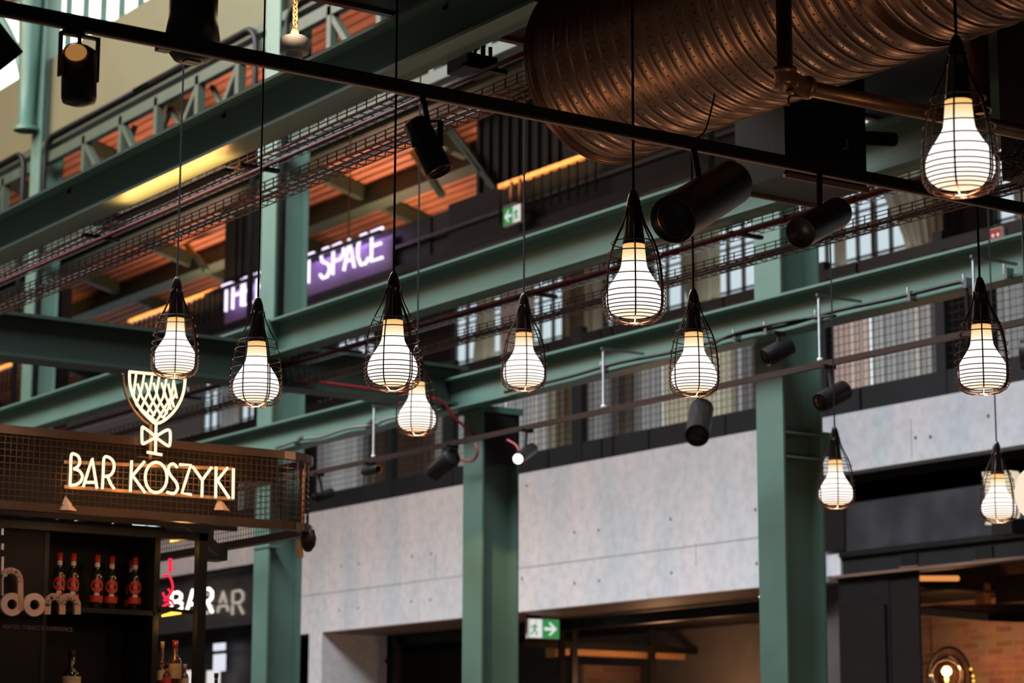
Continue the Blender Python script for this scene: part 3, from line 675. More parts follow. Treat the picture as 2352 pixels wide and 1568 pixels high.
z1a = at(414, 440, X=XT1).z; z1b = at(414, 512, X=XT1).z
H1 = [at(x, 450, X=XT1).y for x in (205, 560, 1075)]
tray(XT1, z1a, 11.0, 20, .2, ZINC, 'upper wire mesh cable tray below the nearest girder', H1)
tray(XT1+.04, z1b, 9.2, 20, .2, RUST, 'lower dark wire mesh cable tray below the nearest girder')
pr = at(414, 468, X=XT1-.03)
t = thing('red_pipe', 'dark red pipe along the cable trays under the nearest girder', 'pipe', (XT1-.03, 9, pr.z)); MB().cyl((XT1-.03, 9.2, pr.z), (XT1-.03, 20, pr.z), .012, 10).build('tube', RED, t)
zB1 = at(0, 576, X=XB1).z; yq = (at(395, 430, X=XB1+.1).y); o = area('tray_uplight', (XB1+.1, yq, zB1-.09), (XB1+.1, yq, 9), 1.5, .06, 11, (1, .40, .12)); o.rotation_euler = (R(180), 0, R(90))
fx = thing('linear_uplight', 'slim black uplighter on the near cable tray making the girder underside glow yellow', 'lamp', (XB1+.1, yq, zB1-.12)); MB().box((XB1+.07, yq-.8, zB1-.12), (XB1+.13, yq+.8, zB1-.10)).build('body', BLACK, fx)
# red pipe bending down to the central column
pp = [at(x, y, Y=ycr-.2) for x, y in ((690, 872), (850, 893), (1000, 915), (1040, 955), (1090, 1000))]
tag(MB().tube(smoothpath(pp), .014, 8).build('red_pipe', RED, origin=pp[0]), 'thin red pipe sloping down beneath the dark crossbeam to the short column', 'pipe')
pp = [at(x, y, X=XC-.1) for x, y in ((1092, 1018), (1097, 1040), (1085, 1058), (1062, 1056), (1050, 1052))]
tag(MB().tube(smoothpath(pp), .012, 8).build('red_cable', RED, origin=pp[0]), 'looped red cable beside the short green column head', 'cable')
pp = [at(x, y, X=XC-.15) for x, y in ((1165, 1010), (1185, 1022), (1193, 1038))]
tag(MB().tube(smoothpath(pp), .012, 8).build('red_cable', RED, origin=pp[0]), 'short red cable leading to the glowing spotlight', 'cable')
# dangling loop of cable near the duct
pp = [at(x, y, X=7.1) for x, y in ((1105, 118), (1108, 135), (1122, 158), (1145, 168), (1163, 174))]
tag(MB().tube(smoothpath(pp), .007, 6).build('hanging_cable', BROWN, origin=pp[0]), 'loose loop of pale cable hanging by the tray left of the duct', 'cable')
# junction boxes and clamps in the trays
for px, py, X, s, lb in [(240, 500, XT1+.1, .09, 'dark junction box on the near tray below the yellow flange'), (1085, 148, XT1+.1, .10, 'black junction box on the near tray beside the cable loop'), (545, 360, XT1+.1, .09, 'dark junction box on the near tray left of the tall green column')]:
    p = at(px, py, X=X); t = thing('junction_box', lb, 'junction box', p); MB().box(p-Vector((s, s, s*.5)), p+Vector((s, s, s*.3))).build('body', BLACK, t)
    for k in (-1, 0, 1): MB().cyl(p+Vector((k*s*.5, -s, s*.3)), p+Vector((k*s*.5, -s, s*.3+.05)), .012, 8).build('gland', ZINC, t)
# ties and arch of the far roof, violet light put into their colour
VIOLET = paint('violet_light_on_metal', (.45, .32, .65), .4, 0, .1)
pp = [at(x, y, X=19) for x, y in ((822, 340), (860, 347), (905, 368), (940, 393), (975, 408))]
pt = thing('curved_tie', 'curved tie rods of the far roof truss, painted violet-lit', 'brace', pp[0])
MB().tube(smoothpath(pp), .025, 6).build('rod', VIOLET, pt); MB().tube(smoothpath([v-Vector((0, 0, .13)) for v in pp]), .025, 6).build('rod', VIOLET, pt)
OCHRE = paint('ochre_lit_steel', (.45, .33, .08), .5, 0, .1)  # yellow light on the braces put into their colour
def brace(pts, X, mat, lb):
    a, b = (at(x, y, X=X) for x, y in pts); t = thing('twin_brace', lb, 'brace', a); d = Vector((0, .1, 0))
    MB().bar(a, b, .05, .07).build('rod', mat, t); MB().bar(a+d, b+d*.4, .05, .07).build('rod', mat, t); m = (a+b)/2; MB().bar(b, b+(b-a)*.5, .09, .09).build('lower_bar', GREEN2, t)
brace(((402, 522), (450, 588)), 18.5, OCHRE, 'twin brace painted yellow-lit, below the near trays, right of the leftmost lamp cord')
brace(((925, 305), (985, 400)), 18.5, OCHRE, 'twin brace painted yellow-lit, behind the black spotlight near the middle track')
brace(((1015, 265), (1110, 395)), 18.0, GREEN, 'green twin brace left of the duct end')
brace(((700, 305), (790, 360)), 18.5, GREEN2, 'dark twin brace above the violet lettering')

# ================================================================== CAGE PENDANT LAMPS
def make_lamp(cord=5.0):
    t = thing('cage_pendant_lamp', 'x', 'pendant lamp', (0, 0, 0), 'cage pendant lamps'); s = .57/1350
    H = lambda y: (1500-y)*s       # drawing height measured from the lamp's tip down to its base plate
    hs = [(0, H(150)), (24, H(152)), (33, H(165)), (50, H(200)), (64, H(250)), (72, H(300)), (79, H(330)), (80, H(345)), (77, H(352)), (84, H(430)), (90, H(500)), (100, H(600)), (112, H(690)), (112, H(705)), (104, H(712))]
    MB().lathe([(r*s, h) for r, h in hs], n=40).build('lamp_holder', BLACKGLOSS, t)
    MB().lathe([(0, H(700)), (109*s, H(706)), (110*s, H(716)), (112*s, H(770)), (115*s, H(800))], n=40).build('glass_neck', BULBG, t)
    pr = [(115, 798), (120, 860), (130, 930), (150, 975), (185, 1035), (222, 1090), (255, 1150), (274, 1205), (279, 1260), (272, 1315), (248, 1362), (208, 1398), (145, 1422), (70, 1432), (0, 1434)]
    MB().lathe([(r*s, H(y)) for r, y in pr], n=48).build('opal_diffuser', BULBG, t)
    cage = [(76, 325), (86, 380), (104, 450), (134, 520), (175, 600), (215, 680), (247, 760), (270, 840), (288, 930), (301, 1030), (308, 1130), (310, 1230), (309, 1320), (298, 1385), (268, 1435), (215, 1468), (145, 1489), (70, 1498)]
    def crad(y):
        for (r0, y0), (r1, y1) in zip(cage, cage[1:]):
            if y0 <= y <= y1: return r0+(r1-r0)*(y-y0)/(y1-y0)
        return cage[-1][0]
    m = MB(); n = 6
    for k in range(n):
        a0 = 2*math.pi*k/n+.2
        offs = (0,) if k != 0 else (-.045, .045)
        for o in offs:
            m.tube([(r*s*math.cos(a0+o), r*s*math.sin(a0+o), H(y)) for r, y in cage], .0034, 6)
    m.build('cage_ribs', WIRE, t)
    m = MB()
    for y in (690, 800, 930, 1040, 1125, 1200, 1255, 1300, 1340, 1375, 1408, 1438, 1465):
        r = crad(y)+2; m.tube([(r*s*math.cos(2*math.pi*k/40), r*s*math.sin(2*math.pi*k/40), H(y)) for k in range(40)], (.0024 if y > 850 else .0028), 5, closed=True)
    m.build('cage_rings', WIRE, t)
    MB().lathe([(0, H(1488)), (68*s, H(1488)), (74*s, H(1494)), (68*s, H(1504)), (0, H(1504))], n=32).build('base_disc', BLACKGLOSS, t)
    m = MB()
    for k in range(3): a = 2*math.pi*k/3+.6; m.lathe([(0, -.004), (.004, -.002), (.004, .002), (0, .004)], (81*s*math.cos(a), 81*s*math.sin(a), H(330)), (0, 0, 1), 8)
    m.build('screws', ZINC, t)
    c_ = MB().cyl((0, 0, 0), (0, 0, cord), .0055, 8).build('cord', CORD, t); c_.location = (0, 0, H(155))
    return t
proto = make_lamp()
LAMPS = [  # tip px, base px, yaw, label
 (1458, 433, 1457, 743, -1.33, 'large lit cage lamp in front of the middle girder, straight below the duct end'),
 (405, 635, 400, 868, -1.15, 'lit cage lamp overlapping the rim of the neon goblet, leftmost of all'),
 (593, 682, 587, 934, -1.75, 'lit cage lamp just left of the tall green column, between goblet sign and twin lamps'),
 (903, 623, 901, 898, -1.6, 'lit cage lamp in front of a smaller one, nearer of the overlapping pair'),
 (960, 793, 957, 1000, -1.57, 'small lit cage lamp partly hidden behind a nearer one, right of it and lower'),
 (1204, 672, 1203, 898, -1.2, 'lit cage lamp above the short central column, hanging below the small exit sign'),
 (1592, 662, 1595, 911, -1.2, 'lit cage lamp right of the largest central one, above a black spotlight'),
 (2202, 72, 2208, 450, -1.65, 'biggest and highest lit cage lamp, at the upper right in front of the duct'),
 (2251, 635, 2259, 905, -1.5, 'lit cage lamp near the right edge, before the pale concrete band'),
 (1914, 981, 1921, 1168, -1.35, 'small lit cage lamp beside the tall right green column, before pale concrete'),
 (2288, 1020, 2295, 1200, -1.7, 'small lit cage lamp beside the white globe at the right edge')]
for i, (xt, yt, xb_, yb_, yw, lb) in enumerate(LAMPS):
    D = FPX*.57/(yb_-yt)*math.cos(PITCH)
    p = at(xb_, yb_, D=D)
    if i == 10: p = at(xb_, yb_, D=D*.97)
    t = proto if i == 0 else copytree(proto)
    t.location = p; t.rotation_euler.z = yw
    for ch in t.children:
        if ch.name.startswith('cord'): ch.scale.z = ((5.86 if p.y < 10.7 else 9.0)-p.z-.568)/5.0
    if True:
        t['label'] = lb; t['_o'] = tuple(p)
    point('lamp_light', p+Vector((0, 0, -.06)), 9.0, (1.0, .60, .33), .08)

# ================================================================== SPOTLIGHTS AND TRACKS
def spot(base, rear, front, r, label, lit=None, yoke=None, yr_=None, flare=1.0):
    """black cylindrical spotlight from rear centre to front centre"""
    rear, front = Vector(rear), Vector(front); ax = front-rear; L = ax.length; a = ax.normalized()
    t = thing('track_spotlight', label, 'spotlight', rear)
    MB().lathe([(0, 0), (r*.93, 0), (r, r*.08), (r*flare, L-.004), (r*flare, L), (r*flare*.92, L), (r*flare*.86, L-r*.35), (0, L-r*.4)], rear, a, 36).build('housing', BLACK, t)
    (MB().lathe([(r*.84*flare, L-.012), (0, L-.006)], rear, a, 30) if lit is WHITEL else MB().lathe([(r*.84*flare, L-r*.32), (r*.45, L-r*.75), (0, L-r*.8)], rear, a, 30)).build('reflector', lit or DARKREF, t)
    if yoke is not None:
        side = a.cross(Vector((0, 0, 1))); side = Vector(yoke).normalized() if not isinstance(yoke, bool) else side.normalized()
        mid = rear+a*(L*.5); up = Vector((0, 0, 1)); h = r*1.9 if yr_ is None else yr_
        for s in (-1, 1): MB().bar(mid+side*(s*r*1.12), mid+side*(s*r*1.12)+up*h, .01, .022, up=a).build('yoke_arm', BLACK, t)
        MB().bar(mid+side*(-r*1.14)+up*h, mid+side*(r*1.14)+up*h, .022, .01).build('yoke_bridge', BLACK, t)
        MB().cyl(mid+up*h, Vector(base), .012, 10).build('stem', BLACK, t)
    elif base is not None:
        MB().cyl(Vector(base), (rear+front)/2, .014, 10).build('stem', BLACK, t)
    if base is not None:
        b = Vector(base); MB().box(b-Vector((.06, .016, .014)), b+Vector((.06, .016, .014))).build('adapter', BLACK, t)
    return t
DARKREF = paint('copper_tinted_reflector', (.35, .16, .08), .35, .8, .2, 30)
# near ceiling track running across the whole view
TY, TZ = 7.5, at(1200, 260, Y=7.5).z
t = thing('lighting_track', 'long black lighting track crossing from the upper left corner down to the right', 'track', (2.2, TY, TZ))
MB().box((2.2, TY-.018, TZ-.012), (10.4, TY+.018, TZ+.036)).build('rail', BLACK, t)
MB().box((2.2, TY-.010, TZ-.018), (10.4, TY+.010, TZ-.012)).build('slot', BROWN, t)
def T(px, dy=0): q = at(px, 300, Y=TY); return q.x
# left spotlight facing away with glowing lens hole
p_top = at(182, 112, Y=TY-.02); p_bot = at(181, 236, Y=TY-.02)
t = thing('track_spotlight', 'spotlight with a square yoke and honeycomb lens, hanging by the bright windows at upper left', 'spotlight', p_top)
rr = .062
MB().lathe([(0, -.012), (rr*.55, -.008), (rr*.93, .008), (rr, .03), (rr, (p_top-p_bot).length*.9), (rr*.93, (p_top-p_bot).length*.99), (rr*.5, (p_top-p_bot).length*1.04), (0, (p_top-p_bot).length*1.05)], p_top, p_bot-p_top, 36).build('housing', BLACK, t)
q = at(182, 137, Y=TY-.02)+Vector((-.04, -.062, 0)); nl = (Vector((-.45, -.85, .35))).normalized()
MB().lathe([(.042, 0), (.045, .004), (.038, .006)], q, nl, 30).build('lens_ring', PIPEM, t)
MB().lathe([(.038, .004), (.02, .006), (0, .007)], q, nl, 24).build('lens', glow('dim_lens_glow', (1.0, .45, .12), .33), t)
m = MB()
hx = rr*1.14
for s in (-1, 1): m.box((p_top.x+s*hx-.004, p_top.y-.012, p_bot.z+.085), (p_top.x+s*hx+.004, p_top.y+.012, at(182, 84, Y=TY).z))
zz = at(182, 84, Y=TY).z; m.box((p_top.x-hx-.004, p_top.y-.012, zz-.008), (p_top.x+hx+.004, p_top.y+.012, zz)); m.build('yoke', BLACK, t)
MB().cyl((p_top.x, p_top.y, p_top.z), (p_top.x, p_top.y, TZ), .008, 8).build('stem', BLACK, t)
MB().box((p_top.x-.05, TY-.02, zz), (p_top.x+.02, TY+.02, TZ)).build('adapter', BLACK, t)
# spotlight at the left frame edge
a = at(-60, 60, Y=TY-.3); b = at(12, 150, Y=TY-.3)
spot((a.x, TY, TZ), a, b, .075, 'dark spotlight barrel cut by the left picture edge', None)
# bucket fixture
pt_ = at(447, -60, Y=TY+.35); pb = at(441, 112, Y=TY+.35)
t = thing('bucket_spotlight', 'big dark bucket shaped fixture hanging behind the track at upper left', 'spotlight', pt_); L = (pt_-pb).length; k = .001512
MB().lathe([(0, 0), (62*k, 0), (62*k, L*.6), (74*k, L), (70*k, L), (60*k, L*.9)], pt_, pb-pt_, 40).build('shade', BLACK, t)
MB().lathe([(0, L*.9), (66*k, L*.95), (66*k, L*1.01), (45*k, L*1.15), (30*k, L*1.17), (0, L*1.17)], pt_, pb-pt_, 36).build('lower_dish', BLACK, t)
z0 = pb.z; MB().box((pb.x-.03, pb.y-.02, z0-.055), (pb.x+.03, pb.y+.02, z0-.02)).build('clip', BLACK, t)
q = at(372, 110, Y=TY+.3); MB().box((q.x-.02, q.y-.02, q.z-.012), (q.x+.03, q.y+.02, q.z+.012)).build('latch', BLACK, t)
# other spots on the track
def on(px): return (T(px), TY, TZ)
spot(on(968), at(955, 282, Y=TY-.02), at(1010, 395, Y=TY-.1), .052, 'black spotlight under the track pointing down right, before the orange roof', None, (1, 0, .2), .10)
spot(on(1592), at(1680, 420, Y=TY-.02), at(1545, 505, Y=TY-.26), .098, 'largest black spotlight, a slanted can under the duct between two lamps', None, None)
spot(on(1880), at(1925, 487, Y=TY-.02), at(1838, 535, Y=TY-.2), .066, 'black slanted spotlight under the track at right, before the arched window', None, None)
p = at(1614, 350, Y=TY); tag(MB().tube(smoothpath([(p.x-.03, TY, TZ+.04), (p.x+.02, TY, TZ+.09), (p.x+.07, TY, TZ+.25)]), .004, 6).build('safety_wire', BLACK, origin=p), 'thin black safety wire rising from the track to the duct', 'wire')
# chain lamp
D = 9.6
p1_ = at(679, -20, D=D); p2_ = at(678, 62, D=D); cN = at(677, 78, D=D)
t = thing('chain_lamp', 'grey cylindrical lamp hanging from a gilded chain at the top left', 'pendant lamp', cN)
GOLD = paint('lit_brass_chain', (.85, .60, .32), .3, .6, .2, 30)
n = 15
for k in range(n):
    c = p2_+(p1_-p2_)*(k/(n-1)*1.6); a_ = Vector((1, .3, 0)).normalized() if k % 2 else Vector((-.3, 1, 0)).normalized()
    MB().tube([c+a_*.011*math.cos(2*math.pi*j/12)+Vector((0, 0, .017*math.sin(2*math.pi*j/12))) for j in range(12)], .0045, 6, closed=True).build('chain_link', GOLD, t)
MB().lathe([(0, .02), (.012, .018), (.018, 0), (.020, -.012), (.016, -.022)], cN, (0, 0, 1), 20).build('glowing_cap', glow('warm_cap_light', (1, .68, .32), 2.0), t)
point('chain_lamp_light', cN+Vector((-.05, -.08, .05)), 1.2, (1, .7, .4), .02)
k = 1/ (FPX/D)
MB().lathe([(0, -8*k), (27*k, -8*k), (33*k, -12*k), (33*k, -45*k), (29*k, -48*k), (20*k, -44*k), (20*k, -58*k), (0, -60*k)], cN, (0, 0, 1), 36).build('cylinder_body', GREYM, t)
# track hung beneath the lowest girder
LX, LZ = 11.72, at(1740, 862, X=11.72).z
def LY(px): return at(px, 900, X=LX).y
t = thing('lighting_track', 'brownish lighting track below the lowest girder, running up to the right', 'track', (LX, 9, LZ))
MB().box((LX-.018, 9, LZ-.045), (LX+.018, 24.5, LZ+.0)).build('rail', paint('bronze_track', (.035, .018, .014), .4), t)
for px in (860, 1386, 1885, 2245):
    y = LY(px); m = MB(); m.cyl((LX, y, LZ), (LX, y, LZ+.52), .010, 8); m.bar((LX-.02, y, LZ+.51), (XB3+.05, y, LZ+.51), .02, .02); m.build('hanger_rod', ZINC, t)
    MB().lathe([(0, 0), (.02, 0), (.02, .03), (0, .03)], (LX, y, LZ), (0, 0, 1), 12).build('hanger_cap', LABELW, t)
def onl(px): return (LX, LY(px), LZ-.05)
def lp(px, py, dx=0): return at(px, py, X=LX+dx)
spot(onl(852), lp(838, 1083), lp(872, 1076), .045, 'small dark spotlight with an orange face on the low track, left of the central column', AMBERDIM, None)
spot(onl(1040), lp(1040, 1048), lp(998, 1085), .085, 'dark angled spotlight on the low track beside the central green column', None, None)
spot(onl(1210), lp(1222, 1030, .12), lp(1189, 1054, -.32), .052, 'glowing spotlight right of the central green column', WHITEL, None)
spot(onl(1607), lp(1612, 938, .05), lp(1601, 1000, -.25), .095, 'black drum spotlight seen from below under the two central lamps', BLACK, None)
spot(onl(1905), lp(1940, 895, .05), lp(1884, 925, -.2), .075, 'black spotlight on the low track just right of the tall right green column', None, None)
spot(onl(735), lp(765, 1130, .3), lp(720, 1145, .1), .05, 'dark spotlight at the corner of the bar canopy', None, None)
pl_ = at(1190, 1053, X=LX-.35); 
l = bpy.data.lights.new('spot_beam', 'SPOT'); l.energy = 60; l.color = (1, .8, .6); l.spot_size = R(60); l.shadow_soft_size = .05
o = bpy.data.objects.new('spot_beam', l); col.objects.link(o); o.location = pl_; o.rotation_euler = Vector((-.5, -.6, -.6)).to_track_quat('-Z', 'Y').to_euler()
l = bpy.data.lights.new('spot_beam', 'SPOT'); l.energy = 70; l.color = (1, .74, .35); l.spot_size = R(70); l.shadow_soft_size = .05
o = bpy.data.objects.new('spot_beam', l); col.objects.link(o); o.location = lp(995, 1092, -.5); o.rotation_euler = (Vector((XC, YC[2]-.15, 2.6))-o.location).to_track_quat('-Z', 'Y').to_euler()
# spotlight hung from girder near right column
p = at(1790, 800, X=XB3-.2)
spot((p.x, p.y, at(1790, 765, X=XB3-.2).z), at(1815, 792, X=XB3-.1), at(1758, 822, X=XB3-.3), .075, 'black spotlight clamped under the lowest girder before the right green column', None, None)
# conduit clipped to the lower flange of the lowest girder
z3 = at(1405, 848, X=XB3-.03).z; Xc = XB3-.035
def BY(px): return at(px, 800, X=Xc).y
t = thing('conduit', 'black conduit clipped along the lowest girder, turning down at its right end', 'conduit', (Xc, 9, z3))
yend = at(2222, 700, X=Xc).y
zc = z3+.02
pts = [(Xc, BY(1160), zc)]+[(Xc, BY(x), zc+(.02 if i % 2 else -.0)) for i, x in enumerate((1300, 1420, 1560, 1700, 1800, 1920))]+[(Xc, BY(2050), zc+.01), (Xc, yend+.12, zc+.015), (Xc, yend+.03, zc+.0), (Xc, yend, zc-.08), (Xc, yend, zc-.5)]
MB().tube(smoothpath(pts), .015, 10).build('tube', BLACK, t)
MB().tube(smoothpath([(Xc-.02, BY(1640), zc-.02), (Xc-.02, BY(1700), zc+.03), (Xc-.02, BY(1830), zc+.02), (Xc-.02, BY(1925), zc-.02)]), .012, 8).build('tube', BLACK, t)
for px in (1385, 1690, 1762, 1880, 2095, 2225, 2320):
    y = BY(px); m = MB(); m.box((Xc-.02, y-.015, zc-.04), (Xc+.05, y+.015, zc+.035)); m.cyl((Xc, y+.03, zc+.0), (Xc, y+.03, zc+.07), .008, 8); m.build('clamp', ZINC, t)
t2 = thing('conduit', 'grey bundled cable along the lowest girder left of the central column', 'conduit', (Xc, BY(1000), zc))
MB().tube(smoothpath([(Xc, BY(x), zc+(.01 if i % 2 else -.015)) for i, x in enumerate((1000, 900, 860, 800, 740, 700, 640))]), .015, 8).build('tube', ZINC, t2)
for px in (850, 690): y = BY(px); MB().bar((Xc-.02, y-.12, zc+.03), (Xc+.02, y+.10, zc-.01), .03, .03).build('clamp', ZINC, t2)
# speaker end seen behind the lamp near the right edge
a = at(2345, 815, X=11.5); tag(MB().lathe([(0, 0), (.10, 0), (.10, .3), (0, .3)], a, (.6, -.8, .0), 24).build('track_spotlight', BLACK, origin=a), 'black fixture cut by the right picture edge beside a lamp', 'spotlight')

# ================================================================== EXIT SIGNS
def exit_sign(o, ex, ez, w, h, flip, label):
    """o lower left corner as seen; ex along the width, ez up"""
    ex, ez = Vector(ex).normalized(), Vector(ez).normalized(); nrm = ex.cross(ez); o = Vector(o)
    t = thing('exit_sign', label, 'exit sign', o)
    P = lambda u, v, d=0: o+ex*(u*w)+ez*(v*h)+nrm*d
    def slab(uv, d0, d1, name, mat): MB().prism([P(u, v, d0) for u, v in uv], nrm*(d1-d0)).build(name, mat, t)
    slab([(0, 0), (1, 0), (1, 1), (0, 1)], -.05, 0, 'case', LABELW)
    g0, g1 = (.45, .98) if not flip else (.02, .55)
    slab([(.02, .04), (.98, .04), (.98, .96), (.02, .96)], 0, .002, 'white_face', SIGNW)
    slab([(g0, .04), (g1, .04), (g1, .96), (g0, .96)], .002, .004, 'green_field', SIGNG)
    c = (g0+g1)/2; s = 1 if not flip else -1; q = .2*s; m = [(c+q, .5), (c, .82), (c-.07*s, .82), (c+.05*s, .58), (c-q, .58), (c-q, .42), (c+.05*s, .42), (c-.07*s, .18), (c, .18)]
    slab(m, .004, .006, 'arrow', SIGNW)
    b = .22 if not flip else .78; f = 1 if not flip else 1
    def st(pts, r): MB().tube([P(b+u*.36*f, v, .004) for u, v in pts], r*h, 6).build('running_man', SIGNG, t)
    st([(.1, .80), (.12, .84)], .06); st([(.02, .70), (-.05, .45)], .06); st([(-.05, .45), (.15, .35), (.1, .15)], .04); st([(-.05, .45), (-.2, .25), (-.38, .22)], .04); st([(.02, .68), (.25, .55)], .03); st([(.0, .68), (-.25, .62), (-.3, .48)], .03)
    slab([(b-.17, .06), (b-.15, .06), (b-.15, .94), (b-.17, .94)], .002, .004, 'door_line', SIGNG)
    return t
p0 = at(1212, 1465, X=XG+.3); yS = p0.y
q = at(1280, 1465, Y=yS); s0 = exit_sign(p0, (1, -.08, 0), (0, 0, 1), (q.x-p0.x)*1.02, (at(1212, 1419, Y=yS).z-p0.z), False, 'green and white running man exit sign with right arrow under the concrete soffit')
MB().box((p0.x, yS+.02, at(1212, 1417, Y=yS).z), (p0.x+.22, yS+.05, zlo)).build('hanger', BLACK, s0)
p0 = at(1156, 521, X=XG-.2); q = at(1196, 506, X=XG-.2)
s1 = exit_sign(p0, (0, -1, 0), (0, 0, 1), p0.y-q.y, at(1156, 480, X=XG-.2).z-p0.z, True, 'small green and white exit sign with left arrow below the oak handrail')
MB().box((XG-.2, q.y+.1, at(1156, 478, X=XG-.2).z), (XG-.1, p0.y, at(1156, 474, X=XG-.2).z)).build('hanger', ZINC, s1)
for u in (.25, .75): y = p0.y+(q.y-p0.y)*u; MB().box((XG-.16, y-.02, at(1156, 474, X=XG-.2).z), (XG-.12, y+.02, z_r)).build('hanger', BROWN, s1)
p0 = at(2272, 548, X=XG+.12); q = at(2302, 540, X=XG+.12)
t = thing('fire_sign', 'small red fire equipment sign with white pictogram at the right, above the lowest girder', 'sign', p0)
zt_ = at(2272, 527, X=XG+.12).z; m = MB().box((XG+.12, q.y, p0.z-.06), (XG+.165, p0.y, zt_)).build('plate', LABELW, t)
d = p0.y-q.y; MB().box((XG+.116, q.y+d*.06, p0.z-.05), (XG+.12, p0.y-d*.06, zt_-.01)).build('red_field', paint('sign_red', (.6, .03, .03), .5), t)
for u in (.3, .68): y = q.y+d*u; MB().lathe([(0, -.002), (.014, -.002), (.018, 0), (0, .001)], (XG+.115, y, p0.z+.02), (-1, 0, 0), 12).build('pictogram', SIGNW, t)

# ================================================================== NEON LETTERING
STROKES = {
 'T': [[(0, 1), (1, 1)], [(.5, 1), (.5, 0)]], 'H': [[(0, 0), (0, 1)], [(1, 0), (1, 1)], [(0, .5), (1, .5)]],
 'E': [[(1, 1), (0, 1), (0, 0), (1, 0)], [(0, .5), (.85, .5)]], 'V': [[(0, 1), (.5, 0), (1, 1)]], 'N': [[(0, 0), (0, 1), (1, 0), (1, 1)]],
 'S': [[(1, .85), (.75, 1), (.3, 1), (.05, .8), (.2, .58), (.8, .42), (.95, .2), (.7, 0), (.25, 0), (0, .15)]],
 'P': [[(0, 0), (0, 1), (.7, 1), (1, .85), (1, .6), (.7, .45), (0, .45)]], 'A': [[(0, 0), (.5, 1), (1, 0)], [(.2, .3), (.8, .3)]],
 'C': [[(1, .85), (.75, 1), (.3, 1), (0, .7), (0, .3), (.3, 0), (.75, 0), (1, .15)]],
 'B': [[(0, 0), (0, 1), (.6, 1), (.9, .85), (.9, .65), (.6, .52), (0, .52)], [(.6, .52), (1, .38), (1, .12), (.65, 0), (0, 0)]],
 'R': [[(0, 0), (0, 1), (.65, 1), (.95, .85), (.95, .62), (.65, .48), (0, .48)], [(.5, .48), (1, 0)]]}
def neon_word(t, letters, X, zb, zt, r, mat, w):
    for ch, px in letters:
        y = at(px, 600, X=X).y
        m = MB()
        for st in STROKES[ch]:
            m.tube([(X, y-u*w, zb+(zt-zb)*v) for u, v in st], r, 8)
        m.build('neon_letter', mat, t)
Xn = XG-.16
za = at(745, 637, X=Xn).z; zb_ = at(745, 572, X=Xn).z
t = thing('neon_sign', 'glowing violet neon lettering on the upper gallery, partly hidden by the tall green column', 'sign', (Xn, at(885, 600, X=Xn).y, za))
neon_word(t, [(c, x) for c, x in zip('THEEVENTSPACE', (512, 537, 563, 592, 615, 640, 665, 698, 736, 765, 790, 822, 853))], Xn, za, zb_, .026, NEONP, .30)
y1, y0 = at(505, 600, X=Xn).y, at(886, 600, X=Xn).y
MB().box((XG-.05, y0, za-.30), (XG-.01, y1, zb_-.1)).build('backing_panel', paint('violet_glow_backing', (.20, .12, .26), .45), t)  # the neon's violet light is also put into this panel colour
MB().box((Xn-.12, y0, zb_-.12), (Xn-.08, y1+.3, zb_-.06)).build('front_rail', BLACK, t)
for a_ in (.25, .75):
    o = area('sign_glow', (Xn-.05, y0+(y1-y0)*a_, zb_+.0), (XG, y0+(y1-y0)*a_, za-.1), 2, .1, 14, (.6, .35, 1.0))
p = at(806, 390, X=Xn); q = at(800, 560, X=Xn); MB().cyl(p+Vector((0, 0, 2)), q, .012, 6).build('suspension_rod', BROWN, t)

# neon bar sign on the canopy; pixel strokes measured on the photograph
YS = 12.93
S = lambda x, y: at(130+x/4.9, 840+y/4.9, Y=YS)
t = thing('neon_sign', 'warm white neon bar name in tall thin letters on the mesh canopy', 'sign', S(150, 1345))
LET = [
 [[(150,1345),(158,1180),(165,1005),(200,992),(245,1020),(262,1080),(240,1130),(195,1160)],[(195,1160),(255,1180),(290,1240),(270,1300),(220,1335),(150,1345)]],
 [[(300,1360),(350,1200),(400,1040),(455,1380)],[(325,1310),(440,1310)]],
 [[(515,1385),(525,1200),(535,1035),(590,1030),(640,1080),(645,1160),(610,1225),(545,1245)],[(575,1245),(610,1330),(650,1385)]],
 [[(845,1065),(838,1240),(830,1415)],[(990,1075),(850,1240)],[(856,1235),(995,1425)]],
 [[(1120+122*math.cos(R(a)),1255+170*math.sin(R(a))) for a in range(0,361,20)]],
 [[(1358,1145),(1320,1105),(1275,1115),(1258,1170),(1285,1235),(1345,1310),(1362,1380),(1320,1435),(1240,1420)]],
 [[(1385,1110),(1510,1115),(1460,1270),(1410,1430),(1515,1448)]],
 [[(1530,1130),(1640,1285)],[(1745,1140),(1640,1285),(1635,1475)]],
 [[(1795,1135),(1790,1485)],[(1925,1145),(1808,1290)],[(1815,1295),(1945,1490)]],
 [[(1990,1155),(1985,1495)]]]
for L_ in LET:
    m = MB()
    for s_ in L_:
        P_ = [S(*q) for q in s_]; P_ = smoothpath(P_, 3) if len(P_) > 5 else P_
        m.tube(P_, .0085, 8)
    m.build('neon_letter', NEONW, t)
bk = MB(); a = S(120, 1010); b = S(2030, 1180); c = S(2030, 1500); d = S(120, 1330)
for u, v in ((S(120, 1070), S(2030, 1150)), (S(120, 1350), S(2030, 1490))): bk.bar(u+Vector((0, .05, 0)), v+Vector((0, .05, 0)), .012, .02)
bk.build('mounting_rails', PIPEM, t)
for x in (300, 830, 1200, 1640, 1985): point('neon_light', S(x, 1250)+Vector((0, -.03, 0)), 2.4, (1, .48, .14), .09)
g = thing('neon_goblet_sign', 'neon goblet with a bow tie on its stem above the bar name', 'sign', S(1110, 985))
def ns(name, strokes, r=.0085, par=g):
    m = MB()
    for s_ in strokes:
        P_ = [S(*q) for q in s_]; m.tube(smoothpath(P_, 3) if len(P_) > 4 else P_, r, 8)
    m.build(name, NEONW, par)
